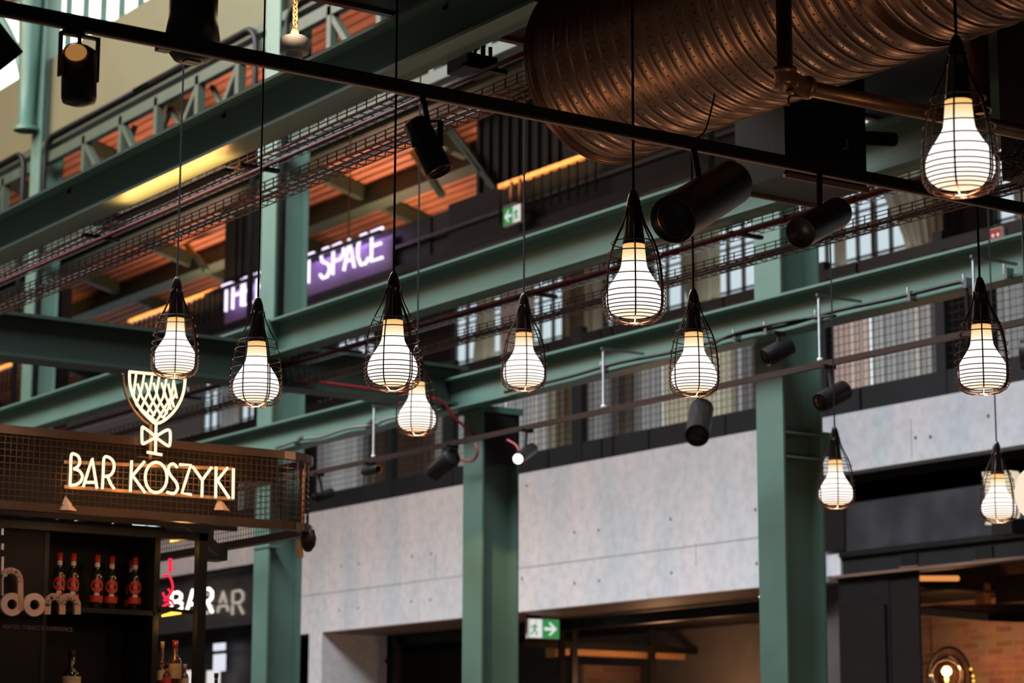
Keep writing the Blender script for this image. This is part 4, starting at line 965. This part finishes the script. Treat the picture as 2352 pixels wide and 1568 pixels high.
ns('goblet_bowl', [[(815,65),(1130,95),(1445,140)], [(820,75),(826,210),(868,350),(940,480),(1035,585),(1120,648),(1230,600),(1330,500),(1400,380),(1435,260),(1447,140)]])
ns('goblet_stem', [[(1120,645),(1112,985)], [(1020,970),(1185,1000)]])
ns('bow_tie', [[(1112,792),(980,692),(962,710),(962,850),(985,872),(1112,805)], [(1118,792),(1240,722),(1278,745),(1275,880),(1245,895),(1118,805)]])
ns('lattice', [[(895,95),(865,330)],[(985,105),(960,250),(905,410)],[(1075,115),(1050,260),(950,480)],[(1155,120),(1120,330),(1010,550)],[(1235,150),(1200,350),(1065,595)],[(1320,160),(1290,350),(1130,615)],[(1345,300),(1200,590)],
   [(910,200),(960,350),(1100,560)],[(1000,190),(1060,360),(1190,580)],[(1090,190),(1150,380),(1245,540)],[(1180,190),(1235,360),(1290,490)],[(1255,200),(1285,330),(1320,465)],[(1320,190),(1355,365)],[(850,300),(900,430),(1040,575)],[(900,440),(1120,625)]], .0068)
point('neon_light', S(1120, 400)+Vector((0, -.05, 0)), 3.5, (1, .55, .2), .06)
gb = MB()
gb.tube(smoothpath([S(x-28, y+8)+Vector((0, .05, 0)) for x, y in [(815,65),(826,210),(868,350),(940,480),(1035,585),(1110,640)]]), .008, 8)
gb.bar(S(1090, 650)+Vector((0, .05, 0)), S(1085, 1040)+Vector((0, .05, 0)), .03, .02); gb.build('backing_frame', PIPEM, g)
MB().box(S(940, 1010)+Vector((0, .03, 0)), S(1200, 1035)+Vector((0, .06, 0))).build('foot_plate', PIPEM, g)

# ================================================================== BAR CANOPY AND BACK SHELVES
YB = 13.0; z1_, z0_ = at(0, 985, Y=YB).z, at(712, 1218, Y=YB).z
x1 = at(714, 1100, Y=YB).x+.13; x0 = at(-250, 1000, Y=YB).x
cn_ = thing('bar_canopy', 'dark mesh covered canopy frame with a rounded corner above the bar', 'canopy', (x0, YB, z0_))
def ring(z, w, h, mat, name):
    c = .34; pts = [(x0, YB, z), (x1-c, YB, z)]+[(x1-c+c*math.sin(R(a)), YB+c-c*math.cos(R(a)), z) for a in range(15, 91, 15)]+[(x1, YB+2.9, z)]
    m = MB()
    for a, b in zip(pts, pts[1:]): m.bar(a, b, w, h)
    m.bar((x1, YB+2.9, z), (x0, YB+2.9, z), w, h); m.build(name, mat, cn_)
BRZ = paint('bronze_frame', (.055, .028, .018), .35, .4, .15, 8)
ring(z1_, .05, .05, BRZ, 'top_rail'); ring(z0_+.02, .06, .05, BRZ, 'bottom_rail')
m = MB(); c = .34
def mesh_along(m, p, q, za_, zb__, step=.036):
    p, q = Vector(p), Vector(q); n = max(1, int((q-p).length/step))
    for k in range(n+1):
        v = p+(q-p)*k/n; m.bar((v.x, v.y, za_), (v.x, v.y, zb__), .0035, .0035)
    nz = int((zb__-za_)/step)
    for k in range(nz+1): z = za_+(zb__-za_)*k/nz; m.bar((p.x, p.y, z), (q.x, q.y, z), .0035, .0035)
mesh_along(m, (x0, YB, 0), (x1-c, YB, 0), z0_, z1_)
for a in range(0, 90, 15):
    mesh_along(m, (x1-c+c*math.sin(R(a)), YB+c-c*math.cos(R(a)), 0), (x1-c+c*math.sin(R(a+15)), YB+c-c*math.cos(R(a+15)), 0), z0_, z1_)
mesh_along(m, (x1, YB+c, 0), (x1, YB+2.9, 0), z0_, z1_)
mesh_along(m, (x1, YB+2.9, 0), (x0, YB+2.9, 0), z0_, z1_, .05)
m.build('wire_mesh', BRZ, cn_)
zm = z0_+.0
xp = at(712, 1100, Y=YB+.1).x
MB().bar((x1+.0, YB+.34, z0_), (x1, YB+.34, z1_), .022, .022).build('corner_post', PIPEM, cn_)
MB().box((x0, YB+.03, z1_-.17), (x1-.35, YB+.06, z1_-.0)).build('upper_band', DARKBROWN, cn_)
MB().box((x0, YB+.30, z0_), (at(548, 1100, Y=YB+.3).x, YB+.33, z1_)).build('inner_panel', DARKBROWN, cn_)
for px, lb in ((157, 'left'), (510, 'right')):
    q = at(px, 1172, Y=YB-.04); w = .055; h = .095
    t = thing('wedge_bracket', 'small tan triangular bracket on the canopy bottom rail, '+('under the letter B' if px < 200 else 'under the last letters'), 'bracket', q)
    m = MB(); m.add([(q.x-w, q.y, q.z-.0), (q.x+w, q.y, q.z-.0), (q.x, q.y+.05, q.z+h), (q.x-w*.2, q.y-.04, q.z)], [(0, 3, 2), (3, 1, 2), (1, 0, 2), (0, 1, 3)]); m.build('folded_plate', TAN, t)
q = at(708, 1235, Y=YB+.1)
t = thing('canopy_spotlight', 'dark rounded spotlight with a tan bracket below the canopy corner', 'spotlight', q)
MB().lathe([(0, .06), (.04, .05), (.052, .0), (.045, -.05), (.02, -.085), (0, -.09)], q, (0, 0, 1), 24).build('housing', BLACK, t)
q2 = at(690, 1262, Y=YB+.12); MB().bar(q2+Vector((-.012, 0, .06)), q2+Vector((.0, 0, -.05)), .034, .03).build('bracket', TAN, t)
# frame below canopy: posts, beams
t = thing('canopy_support', 'black post and cross arms carrying the bar canopy', 'frame', (x1-.75, YB+.6, 0))
q = at(461, 1300, Y=13.4); MB().box((q.x-.03, 13.37, 0), (q.x+.03, 13.43, at(461, 1226, Y=13.4).z)).build('post', BLACK, t)
a = at(380, 1226, Y=13.4); MB().box((x0, 13.37, a.z-.03), (q.x+.03, 13.43, a.z+.02)).build('arm', BLACK, t)
a = at(420, 1190, Y=13.6); b = at(505, 1268, Y=13.6); MB().bar(a, b, .04, .06).build('diagonal_arm', BLACK, t)
a = at(470, 1275, Y=13.9); b = at(515, 1262, Y=13.9); MB().box((a.x, 13.85, a.z-.03), (b.x, 14.0, b.z+.01)).build('block', BLACK, t)
a = at(485, 1200, Y=13.7); MB().box((a.x-.015, 13.7, at(485, 1265, Y=13.7).z), (a.x+.02, 13.73, at(485, 1180, Y=13.7).z)).build('short_post', BLACK, t)
# copper coloured pipes tangled above the shelves
t = thing('pipe_run', 'thin warm lit pipes above the bottle cabinet', 'pipe', at(200, 1190, Y=13.6))
for pts in (((125, 1207), (135, 1190), (140, 1180)), ((150, 1207), (200, 1192), (260, 1185)), ((180, 1210), (235, 1212), (255, 1208), (275, 1195), (310, 1185)), ((62, 1165), (62, 1205))):
    MB().tube(smoothpath([at(x, y, Y=13.6) for x, y in pts]), .012 if len(pts) > 2 else .02, 8).build('tube', PIPEM, t)
# cabinet
YK = 13.5; kx1 = at(368, 1300, Y=YK).x; kz = at(370, 1215, Y=YK).z; kxd = at(112, 1300, Y=YK).x
t = thing('back_bar_cabinet', 'black open back bar cabinet holding the bottles under the canopy', 'cabinet', (x0, YK, 0))
th = .03
MB().box((x0, YK, kz-th), (kx1, YK+.45, kz)).build('top', BLACK, t)
MB().box((kx1-th*1.3, YK, 0), (kx1, YK+.45, kz-th)).build('side_panel', BLACK, t)
MB().box((kxd-th, YK, 0), (kxd, YK+.45, kz-th)).build('divider', BLACK, t)
MB().box((x0, YK+.43, 0), (kx1, YK+.46, kz+.16)).build('back_panel', BLACK, t)
MB().box((x0, YK+.005, 0), (kxd-th, YK+.03, kz-th)).build('door', DARKBROWN, t)
zs1 = at(240, 1400, Y=YK+.1).z
MB().box((kxd, YK, zs1-.03), (kx1-th, YK+.43, zs1)).build('shelf', BLACK, t)
zs2 = at(240, 1590, Y=YK+.1).z
MB().box((kxd, YK, zs2-.03), (kx1-th, YK+.43, zs2)).build('shelf', BLACK, t)
MB().box((x0, YK-.03, kz-.015), (kx1+.02, YK, kz+.01)).build('cornice', DARKBROWN, t)
# side shelf right of the cabinet
t = thing('side_shelf', 'black side shelf with amber strip lights, right of the cabinet', 'shelf', (kx1, YK, 0))
for zpx, w in ((1248, 0), (1405, 0)):
    z = at(420, zpx, Y=YK).z; xx = at(452, zpx, Y=YK).x
    if zpx == 1405: MB().box((kx1, YK-.02, z-.012), (xx, YK+.3, z+.014)).build('board', BLACK, t)
for ax, ay, bx, by in ((391, 1243, 430, 1235), (372, 1414, 416, 1408)):
    a = at(ax, ay, Y=YK-.03); b = at(bx, by, Y=YK-.03); MB().tube([a, (a+b)/2+Vector((0, 0, .006)), b], [.008, .014, .006], 10).build('strip_light', AMBER, t)
    point('strip_glow', (a+b)/2+Vector((0, -.05, -.06)), .9, (1, .5, .1), .05)
# vermouth bottles
def bottle(h=.335):
    t = thing('red_label_bottle', 'x', 'bottle', (0, 0, 0), 'red label bottles on the cabinet shelf')
    MB().lathe([(0, 0), (.036, 0), (.040, .006), (.041, .10), (.041, .19), (.036, .215), (.022, .24), (.0155, .26), (.014, .31), (.016, .315), (.016, .335)], n=28).build('glass', GLASSDARK, t)
    MB().lathe([(.0175, .29), (.0175, .337), (0, .338)], n=20).build('red_cap', LABELR, t)
    m = MB().lathe([(.0165, .262), (.0160, .288)], n=20); m.build('neck_label', LABELW, t)
    m = MB(); nn = 20
    cc = []
    for k in range(nn):
        a = 2*math.pi*k/nn; u = .042*math.cos(a); v = .042*math.sin(a); th_ = u/.0425
        cc.append((.0432*math.sin(th_), -.0432*math.cos(th_)-.001, .145+v))
    m.add(cc+[(0, -.0442, .145)], [(k, (k+1) % nn, nn) for k in range(nn)]); m.build('round_label', LABELR, t)
    m = MB(); cc = []
    for k in range(nn):
        a = 2*math.pi*k/nn; u = .016*math.cos(a); v = .012*math.sin(a); cc.append((u, -.0456, .145+v))
    m.add(cc, [tuple(range(nn))]); m.build('label_emblem', paint('faded_label_ink', (.42, .16, .10), .6) if 'faded_label_ink' not in bpy.data.materials else bpy.data.materials['faded_label_ink'], t)
    m = MB(); vs = []
    for z in (.045, .085):
        for k in range(9): a = R(-70+140*k/8); vs.append((.0425*math.sin(a), -.0425*math.cos(a), z))
    m.add(vs, [(k, k+1, k+10, k+9) for k in range(8)]); m.build('square_label', LABELR, t)
    m = MB(); vs = []
    for z in (.085, .10):
        for k in range(5): a = R(-20+40*k/4); vs.append((.0425*math.sin(a), -.0425*math.cos(a), z))
    m.add(vs, [(k, k+1, k+6, k+5) for k in range(4)]); m.build('white_strip', LABELW, t)
    return t
bp = bottle()
for i, (px, dy, lb) in enumerate([(133, 0, 'red label bottle, leftmost on the cabinet shelf'), (165, .0, 'red label bottle, second from the left on the cabinet shelf'), (220, -.0, 'red label bottle, middle one of five and left of a close pair partner'),
        (254, .03, 'red label bottle, fourth from the left on the cabinet shelf'), (308, -.0, 'red label bottle, rightmost and alone on the cabinet shelf')]):
    t = bp if i == 0 else copytree(bp); p = at(px, 1396, Y=YK+.12+dy); t.location = (p.x, p.y, zs1+.001); t['label'] = lb; t.rotation_euler.z = -.35
    if i == 0: t['_o'] = tuple(t.location)
t = copytree(bp); p = at(300, 1396, Y=YK+.32); t.location = (p.x, p.y, zs1+.001); t['label'] = 'red label bottle hidden behind the rightmost one, only its cap showing'
point('cabinet_light', (at(220, 1300, Y=YK-.5).x, YK-.6, kz-.15), 2.2, (1, .55, .35), .1)
def bottle2(px, py, Y, h, r, capm, labm, lb, glass=GLASSDARK, shoulder=.6):
    p = at(px, py, Y=Y); zb = p.z-h
    t = thing('liquor_bottle', lb, 'bottle', (p.x, p.y, zb))
    MB().lathe([(0, 0), (r*.95, 0), (r, .006), (r, h*shoulder), (r*.8, h*(shoulder+.07)), (r*.36, h*(shoulder+.15)), (r*.33, h*.98)], (p.x, p.y, zb), n=28).build('glass', glass, t)
    MB().lathe([(r*.40, h*.86), (r*.42, h*.9), (r*.42, h), (0, h)], (p.x, p.y, zb), n=20).build('cap', capm, t)
    vs = []
    for z in (h*.2, h*(shoulder-.04)):
        for k in range(11): a = R(-85+170*k/10-20); vs.append((p.x+(r+.001)*math.sin(a), p.y-(r+.001)*math.cos(a), zb+z))
    MB().add(vs, [(k, k+1, k+12, k+11) for k in range(10)]).build('label', labm, t)
    return t
bottle2(166, 1492, YK+.1, .30, .058, BLACK, LABELC, 'round shouldered bottle with gilt label on the lower left shelf', shoulder=.5)
REDG = paint('red_wax', (.28, .01, .012), .15, 0, .2, 20, coat=.6); AMBG = paint('amber_glass', (.10, .02, .01), .1, 0, .3, 10, coat=.6)
bottle2(403, 1470, YK+.08, .30, .042, REDG, LABELC, 'red waxed bottle with cream label beside the cabinet', AMBG, .55)
bottle2(373, 1473, YK+.05, .30, .030, TAN, LABELC, 'slim bottle tight against the cabinet side', AMBG, .45)
bottle2(384, 1522, YK+.02, .20, .028, BLACK, LABELR, 'small dark red bottle in front of the waxed bottle', AMBG, .6)
bottle2(425, 1525, YK+.1, .20, .026, TAN, LABELC, 'amber bottle right of the red waxed bottle', AMBG, .6)
bottle2(497, 1545, YK+.3, .2, .035, BLACK, BLACK, 'dark bottle silhouette right of the bar post', GLASSDARK, .5)
# red neon figure beside the cabinet
fg = thing('red_neon_ornament', 'glowing red neon ornament between cabinet and bar post', 'sign', at(388, 1390, Y=14.2))
fs = lambda pts, r=.008: MB().tube(smoothpath([at(x, y, Y=14.2) for x, y in pts]), r, 8).build('neon_tube', NEONR, fg)
MB().box(at(372, 1396, Y=14.2)-Vector((.35, .012, .012)), at(398, 1396, Y=14.2)+Vector((.01, .012, .006))).build('mounting_bar', BLACK, fg)
fs([(391, 1282), (391, 1313)], .014); fs([(374, 1322), (388, 1322), (396, 1340), (396, 1355), (388, 1370)]); fs([(374, 1360), (380, 1372), (392, 1362), (386, 1352)]); fs([(376, 1378), (392, 1378), (398, 1388)]); fs([(374, 1394), (384, 1386), (392, 1390)], .010)
# raised cream letters on the cabinet front
YD = YK-.05
D_ = lambda x, y, d=0: at(x, y, Y=YD)+Vector((0, -d, 0))
t = thing('letter_sign', 'cream raised lower case letters on the cabinet front at the left edge', 'sign', D_(20, 1400))
kk = D_(100, 1388).x-D_(0, 1388).x; kk /= 100
def donut(cx, cy, ro, ri):
    c = D_(cx, cy); return MB().lathe([(ri*kk, 0), (ro*kk, 0), (ro*kk, 0), (ro*kk, .03), (ro*kk, .03), (ri*kk, .03), (ri*kk, .03), (ri*kk, 0)], c, (0, -1, 0), 40)
donut(23.5, 1388, 25, 11).build('letter_d_bowl', CREAM, t); donut(75, 1389, 25, 11).build('letter_o', CREAM, t)
def ribbon(pts, w, name):
    P_ = [D_(x, y) for x, y in pts]; m = MB()
    for a, b in zip(P_, P_[1:]): m.bar(a+Vector((0, -.015, 0)), b+Vector((0, -.015, 0)), .03, w*kk, up=(b-a).cross(Vector((0, 1, 0))))
    for a in P_[1:-1]: m.lathe([(0, 0), (w*kk/2, 0), (w*kk/2, .03), (0, .03)], a, (0, -1, 0), 16)
    m.build(name, CREAM, t)
ribbon([(2, 1368), (2, 1332), (4, 1322)], 3.5, 'letter_d_loop')
ribbon([(5, 1322), (10, 1314), (18, 1310), (27, 1311), (36, 1316), (41, 1324), (43, 1335), (43, 1402)], 12, 'letter_d_loop')
ribbon([(105, 1411), (105, 1386), (109, 1376), (117, 1370), (126, 1370), (134, 1376), (139, 1386), (139, 1411)], 14, 'letter_m')
ribbon([(139, 1386), (143, 1376), (151, 1370), (160, 1370), (169, 1376), (174, 1386), (174, 1411)], 14, 'letter_m')
tc_ = bpy.data.curves.new('caption', 'FONT'); tc_.body = 'HEATED TOBACCO EXPERIENCE'; tc_.size = .1; tc_.extrude = .0008
to = bpy.data.objects.new('caption_tmp', tc_); col.objects.link(to); bpy.context.view_layer.update()
me = bpy.data.meshes.new_from_object(to.evaluated_get(bpy.context.evaluated_depsgraph_get())); bpy.data.objects.remove(to)
xs = [v.co.x for v in me.vertices]; W_ = max(xs)-min(xs); a = D_(12, 1442); b = D_(174, 1442); s_ = (b.x-a.x)/W_
cap = bpy.data.objects.new('caption_text', me); col.objects.link(cap)
for v in me.vertices: v.co = Vector(((v.co.x-min(xs))*s_, -v.co.z, v.co.y*s_*1.1))
me.materials.append(paint('dim_caption', (.16, .09, .07), .6)); cap.location = Vector((a.x, YK-.005, a.z))-Vector(t['_o']); cap.parent = t
m = MB()
for ya_, yb_ in ((1205, 1228), (1248, 1262), (1278, 1330)):
    m.cyl(at(6, ya_, Y=YK-.02), at(5, yb_, Y=YK-.02), .009, 8)
tag(m.build('white_tube_light', CREAM, origin=at(6, 1280, Y=YK-.02)), 'thin pale upright tube at the left edge of the cabinet', 'tube')
# white BAR neon on the dark fascia behind
Xq = XG-.25; t = thing('neon_sign', 'white neon letters beside the bar post on a dark shop fascia', 'sign', at(450, 1400, X=Xq))
for ch, px, yb__, yt__ in (('B', 394, 1405, 1362), ('A', 430, 1402, 1357), ('R', 464, 1408, 1354)):
    y = at(px, 1380, X=Xq).y; zb = at(px, yb__, X=Xq).z; zt = at(px, yt__, X=Xq).z; w = y-at(px+24, 1380, X=Xq).y; m = MB()
    for s_ in STROKES[ch]: m.tube([(Xq, y-u*w, zb+(zt-zb)*v) for u, v in s_], .021, 8)
    m.build('neon_letter', NEONC, t)
m = MB()
for px, py in ((400, 1385), (442, 1385), (480, 1385)):
    q = at(px, py, X=Xq); m.cyl((Xq, q.y, q.z), (XG+.03, q.y, q.z), .01, 6)
m.build('standoff', BLACK, t)
tag(MB().box((XG+.02, at(590, 1380, X=XG).y, at(580, 1432, X=XG).z), (XG+.1, 44, at(580, 1306, X=XG).z)).build('shop_fascia', paint('glossy_charcoal_fascia', (.035, .033, .036), .12, 0, .1, 3, coat=.5), origin=(XG, 32, 3.5)), 'glossy charcoal shop fascia behind the white neon letters', 'fascia')
tag(MB().box((XG-.1, at(590, 1380, X=XG).y, at(580, 1306, X=XG).z), (XG+.45, 44, zhi)).build('fascia_canopy', DARKBROWN, origin=(XG, 32, 3.5)), 'dark brown soffit strip above the glossy shop fascia at left', 'soffit')
tag(MB().box((XG+.3, at(600, 1500, X=XG).y, 0), (XG+.5, 46, at(580, 1432, X=XG).z)).build('dark_storefront', BLACK, origin=(XG+.3, 33, 0)), 'black shop front under the glossy fascia at left', 'shop front')
for a, b, c, d, lb in ((490, 1478, 513, 1492, 'small white lit screen, the upper short one right of the bar post'), (490, 1503, 513, 1540, 'tall white lit screen right of the bar post'),
                       (426, 1540, 444, 1585, 'cream lit panel behind the bottles'), (475, 1540, 500, 1585, 'cream lit panel right of the bar post')):
    p = at(a, b, X=XG+.1); q = at(c, d, X=XG+.1); tag(MB().box((XG+.1, q.y, q.z), (XG+.14, p.y, p.z)).build('lit_panel', SCREEN if a == 490 else SIGNW, origin=p), lb, 'screen')

# ================================================================== RIGHT HAND SHOP
Xr = XG+.12
def ry(px): return at(px, 1200, X=Xr).y
def rz(px, py): return at(px, py, X=Xr).z
t = thing('shop_fascia', 'large chalky black fascia panel under the right concrete band', 'fascia', (Xr, ry(2400), rz(2352, 1222)))
yl, yr2 = ry(1942), ry(3000)
MB().box((Xr, yr2, rz(1942, 1266)), (Xr+.08, yl, rz(1942, 1158))).build('chalk_panel', CHALK, t)
MB().box((Xr-.02, yl, rz(1942, 1262)), (Xr+.1, ry(1897), rz(1897, 1130))).build('end_cap', BLACK, t)
MB().box((Xr+.1, yr2, rz(1942, 1158)), (Xr+.3, ry(1897), zhi)).build('upper_recess', DARKBROWN, t)
z_a = rz(1925, 1274); z_b = rz(1925, 1320); 
MB().box((Xr+.05, yr2, z_b), (Xr+.5, ry(1925), z_a-.02)).build('lower_fascia', paint('graphite_panel', (.016, .017, .019), .5), t)
MB().box((Xr+.0, yr2, z_a-.03), (Xr+.3, ry(1925), rz(1942, 1266))).build('shadow_gap', BLACK, t)
MB().box((Xr+.02, yr2, z_b-.03), (Xr+.2, ry(1905), z_b)).build('copper_edge', BROWN, t)
for px, py in ((2078, 1284), (2250, 1268)):
    y = ry(px); z = rz(px, py); MB().box((Xr+.03, y-.13, z-.06), (Xr+.06, y+.1, z+.06)).build('air_vent', BLACK, t); MB().box((Xr+.02, y-.15, z-.085), (Xr+.06, y+.12, z-.07)).build('vent_sill', BROWN, t)
MB().box((Xr+.02, ry(1925), z_b), (Xr+.3, ry(1893), rz(1900, 1272))).build('pale_block', CONC, t)
struct(MB().box((Xr+.3, ry(1893), 0), (Xr+.6, yR+.3, zhi)).build('wall_jamb', paint('grey_jamb', (.09, .075, .07), .8)))
t = thing('shop_door_frame', 'dark folded panels left of the brick lined shop', 'door', (Xr+.1, ry(2000), 0))
MB().box((Xr+.1, ry(2022), 0), (Xr+.14, ry(1906), z_b)).build('door_leaf', BLACK, t); MB().box((Xr+.07, ry(2015), 0), (Xr+.1, ry(1912), z_b-.35)).build('inset_panel', DARKBROWN, t)
MB().box((Xr+.11, ry(2088), 0), (Xr+.13, ry(2022), z_b)).build('door_leaf', DARKBROWN, t)
# brick room with hood
Yw = at(2100, 1500, X=XG+3.2)
struct(MB().box((XG+3.2, 4, 0), (XG+3.4, 23.5, zhi)).build('wall_brick', BRICK))
struct(MB().box((Xr+.1, 4, zhi-.3), (XG+3.3, ry(1906), zhi-.1)).build('ceiling_right_shop', DARKBROWN))
point('brick_wash', (XG+2.3, at(2175, 1540, X=XG+2.3).y, 3.0), 24, (1.0, .50, .22), .15)
point('brick_wash', (XG+2.4, at(2350, 1500, X=XG+2.4).y, 3.3), 16, (1.0, .52, .25), .15)
X5 = XG+2.0
hd = thing('extractor_hood', 'dark tapering extractor hood lit copper above the bulb lamp', 'hood', at(2130, 1390, X=X5))
a = at(2095, 1388, X=X5-.3); z = a.z
P1 = at(2128, 1391, X=X5-.6); P2 = at(2420, 1383, X=X5-.6); P3 = at(2420, 1400, X=X5+.4); P4 = at(2270, 1406, X=X5-.6)
pl = [at(2100, 1393, X=X5), at(2270, 1408, X=X5-.8), at(2450, 1412, X=X5-.8), at(2450, 1385, X=X5), at(2280, 1386, X=X5)]
MB().prism(pl, (0, 0, -.085)).build('hood_rim', BLACK, hd)
MB().prism([v+Vector((.05, 0, .0)) for v in (at(2128, 1391, X=X5-.02), at(2270, 1405, X=X5-.7), at(2450, 1405, X=X5-.7), at(2450, 1386, X=X5-.02))], (0, 0, .012)).build('hood_top', PIPEM, hd)
p = at(2285, 1322, X=X5+.4); q = at(2420, 1375, X=X5+.4); MB().box((X5+.4, q.y, q.z), (X5+.8, p.y, p.z)).build('duct_box', DARKBROWN, hd)
p = at(2240, 1340, X=X5+.5); q = at(2262, 1388, X=X5+.5); MB().box((X5+.5, q.y, q.z), (X5+.6, p.y, p.z)).build('flue', PIPEM, hd)
p = at(2086, 1328, X=X5-.5); q = at(2200, 1328, X=X5-.5); tag(MB().tube([p, (p+q)/2, q], .03, 8).build('strip_lamp', AMBERDIM, origin=p), 'orange strip of light above the hood in the right hand shop', 'lamp')
# globe bulb with ribbed ring behind
c = at(2174, 1549, X=X5-.4); kk2 = (at(2174, 1549, X=X5-.4)-EYE).dot(cF)/FPX
t = thing('globe_bulb_lamp', 'clear round bulb with a glowing filament hanging before the bricks', 'bulb', c); rb_ = 39*kk2
MB().lathe([(rb_*math.sin(R(a)), rb_*math.cos(R(a))) for a in range(0, 181, 9)], c, (0, 0, 1), 32).build('glass_globe', CLEAR, t)
MB().lathe([(0, .09), (.012, .07), (.02, 0), (.026, -.05), (.02, -.09), (0, -.10)], c, (0, 0, 1), 16).build('filament', glow('filament_glow', (1, .62, .2), 5), t)
a = at(2136, 1418, X=X5-.4); b = at(2140, 1500, X=X5-.4); MB().cyl(a, b, .010, 8).build('suspension', TAN, t); MB().cyl(b, at(2140, 1520, X=X5-.4), .006, 8).build('suspension', TAN, t)
a = at(2140, 1520, X=X5-.4); b = at(2115, 1522, X=X5-.4); MB().cyl(at(2140, 1522, X=X5-.4), b, .008, 8).build('side_arm', TAN, t)
point('bulb_glow', c+Vector((0, 0, .0)), 6, (1, .55, .2), .01)
c2 = at(2180, 1556, X=X5-.1); ro = 70*kk2; rg = thing('ribbed_ring', 'dark ribbed metal ring lamp behind the clear bulb', 'lamp', c2)
m = MB(); nn = 44; ex_ = Vector((0, -1, 0)); ez_ = Vector((0, 0, 1))
for k in range(nn):
    a = 2*math.pi*k/nn; d_ = ex_*math.cos(a)+ez_*math.sin(a); m.bar(c2+d_*ro*.72, c2+d_*ro, .012, .03, up=(1, 0, 0))
m.build('ribs', BROWN, rg)
for f_ in (.72, 1.0): MB().tube([c2+(ex_*math.cos(2*math.pi*k/48)+ez_*math.sin(2*math.pi*k/48))*ro*f_ for k in range(48)], .014, 8, closed=True).build('hoop', BLACK, rg)
for px, py in ((2230, 1536), (2235, 1552), (2236, 1563)):
    q = at(px, py, X=X5-.12); MB().lathe([(0, -.018), (.018, 0), (0, .018)], q, (0, 0, 1), 10).build('small_bulb', AMBER, rg)
# white globe lamp and little lit sign near the right edge
Dg = 15.2; c = at(2372, 1133, D=Dg); kg = Dg/FPX
t = thing('globe_pendant', 'large white globe lamp cut by the right picture edge', 'pendant lamp', c); rg_ = 41*kg
MB().lathe([(rg_*1.0*math.sin(R(a)), rg_*1.45*math.cos(R(a))) for a in range(0, 181, 9)], c, (0, 0, 1), 32).build('opal_globe', glow('soft_opal', (1, .78, .60), 1.05), t)
MB().cyl(c+Vector((0, 0, rg_*1.45)), c+Vector((0, 0, 3)), .008, 8).build('cord', BLACK, t)
Xs = XG-.35
P_ = lambda x, y: at(x, y, X=Xs)
t = thing('blade_sign', 'small cream lit sign with waisted outline behind the lamp at the right edge', 'sign', P_(2290, 1200))
MB().prism([P_(x, y) for x, y in ((2255, 1084), (2318, 1080), (2330, 1095), (2322, 1130), (2328, 1160), (2318, 1197), (2262, 1204), (2268, 1190), (2262, 1120))], (.12, 0, 0)).build('lit_box', glow('cream_sign', (.95, .78, .58), .8), t)
q = P_(2298, 1215); MB().box((Xs, q.y-.15, q.z-.05), (Xs+.2, q.y+.12, q.z+.1)).build('foot', BLACK, t)
# dark dried foliage and wires at the far right behind the biggest lamp
t = thing('dried_foliage', 'dark spiky hanging foliage at the right edge behind the biggest lamp', 'plant', at(2345, 360, X=8.5))
rnd = random.Random(3); m = MB()
for k in range(70):
    c = at(2340+rnd.uniform(-12, 25), 355+rnd.uniform(-25, 40), X=8.5+rnd.uniform(-.1, .1)); d = Vector((rnd.uniform(-1, 1), rnd.uniform(-1, 1), rnd.uniform(-.6, 1))).normalized()
    m.bar(c, c+d*rnd.uniform(.05, .12), .005, .005)
m.build('twigs', BLACK, t)
tag(MB().box((8.6, at(2420, 300, X=8.6).y, at(2352, 400, X=8.6).z), (9.4, at(2298, 300, X=8.6).y, 5.86)).build('dark_duct_casing', DARKBROWN, origin=at(2330, 300, X=8.6)), 'dark brown casing at the right edge behind the biggest lamp', 'casing')
SUB = {'label_emblem': 'round_label', 'screws': 'lamp_holder', 'arrow': 'green_field', 'running_man': 'white_face', 'door_line': 'white_face', 'reflector': 'housing',
       'lens': 'lens_ring', 'inset_panel': 'door_leaf', 'vent_sill': 'air_vent', 'coupling': 'tube', 'gland': 'body', 'lit_handle': 'body', 'pictogram': 'red_field',
       'perforations': 'duct_shell', 'hanger_cap': 'hanger_rod', 'cage_rings': 'cage_ribs', 'foot_plate': 'backing_frame', 'neck_label': 'glass', 'white_strip': 'square_label'}
bn = lambda o: o.name.split('.')[0]
for o in list(bpy.data.objects):
    if o.parent is not None and bn(o) in SUB and o.parent.parent is None:
        for sb in o.parent.children:
            if bn(sb) == SUB[bn(o)]: o.parent = sb; break
for o in bpy.data.objects:
    if '_o' in o: del o['_o']
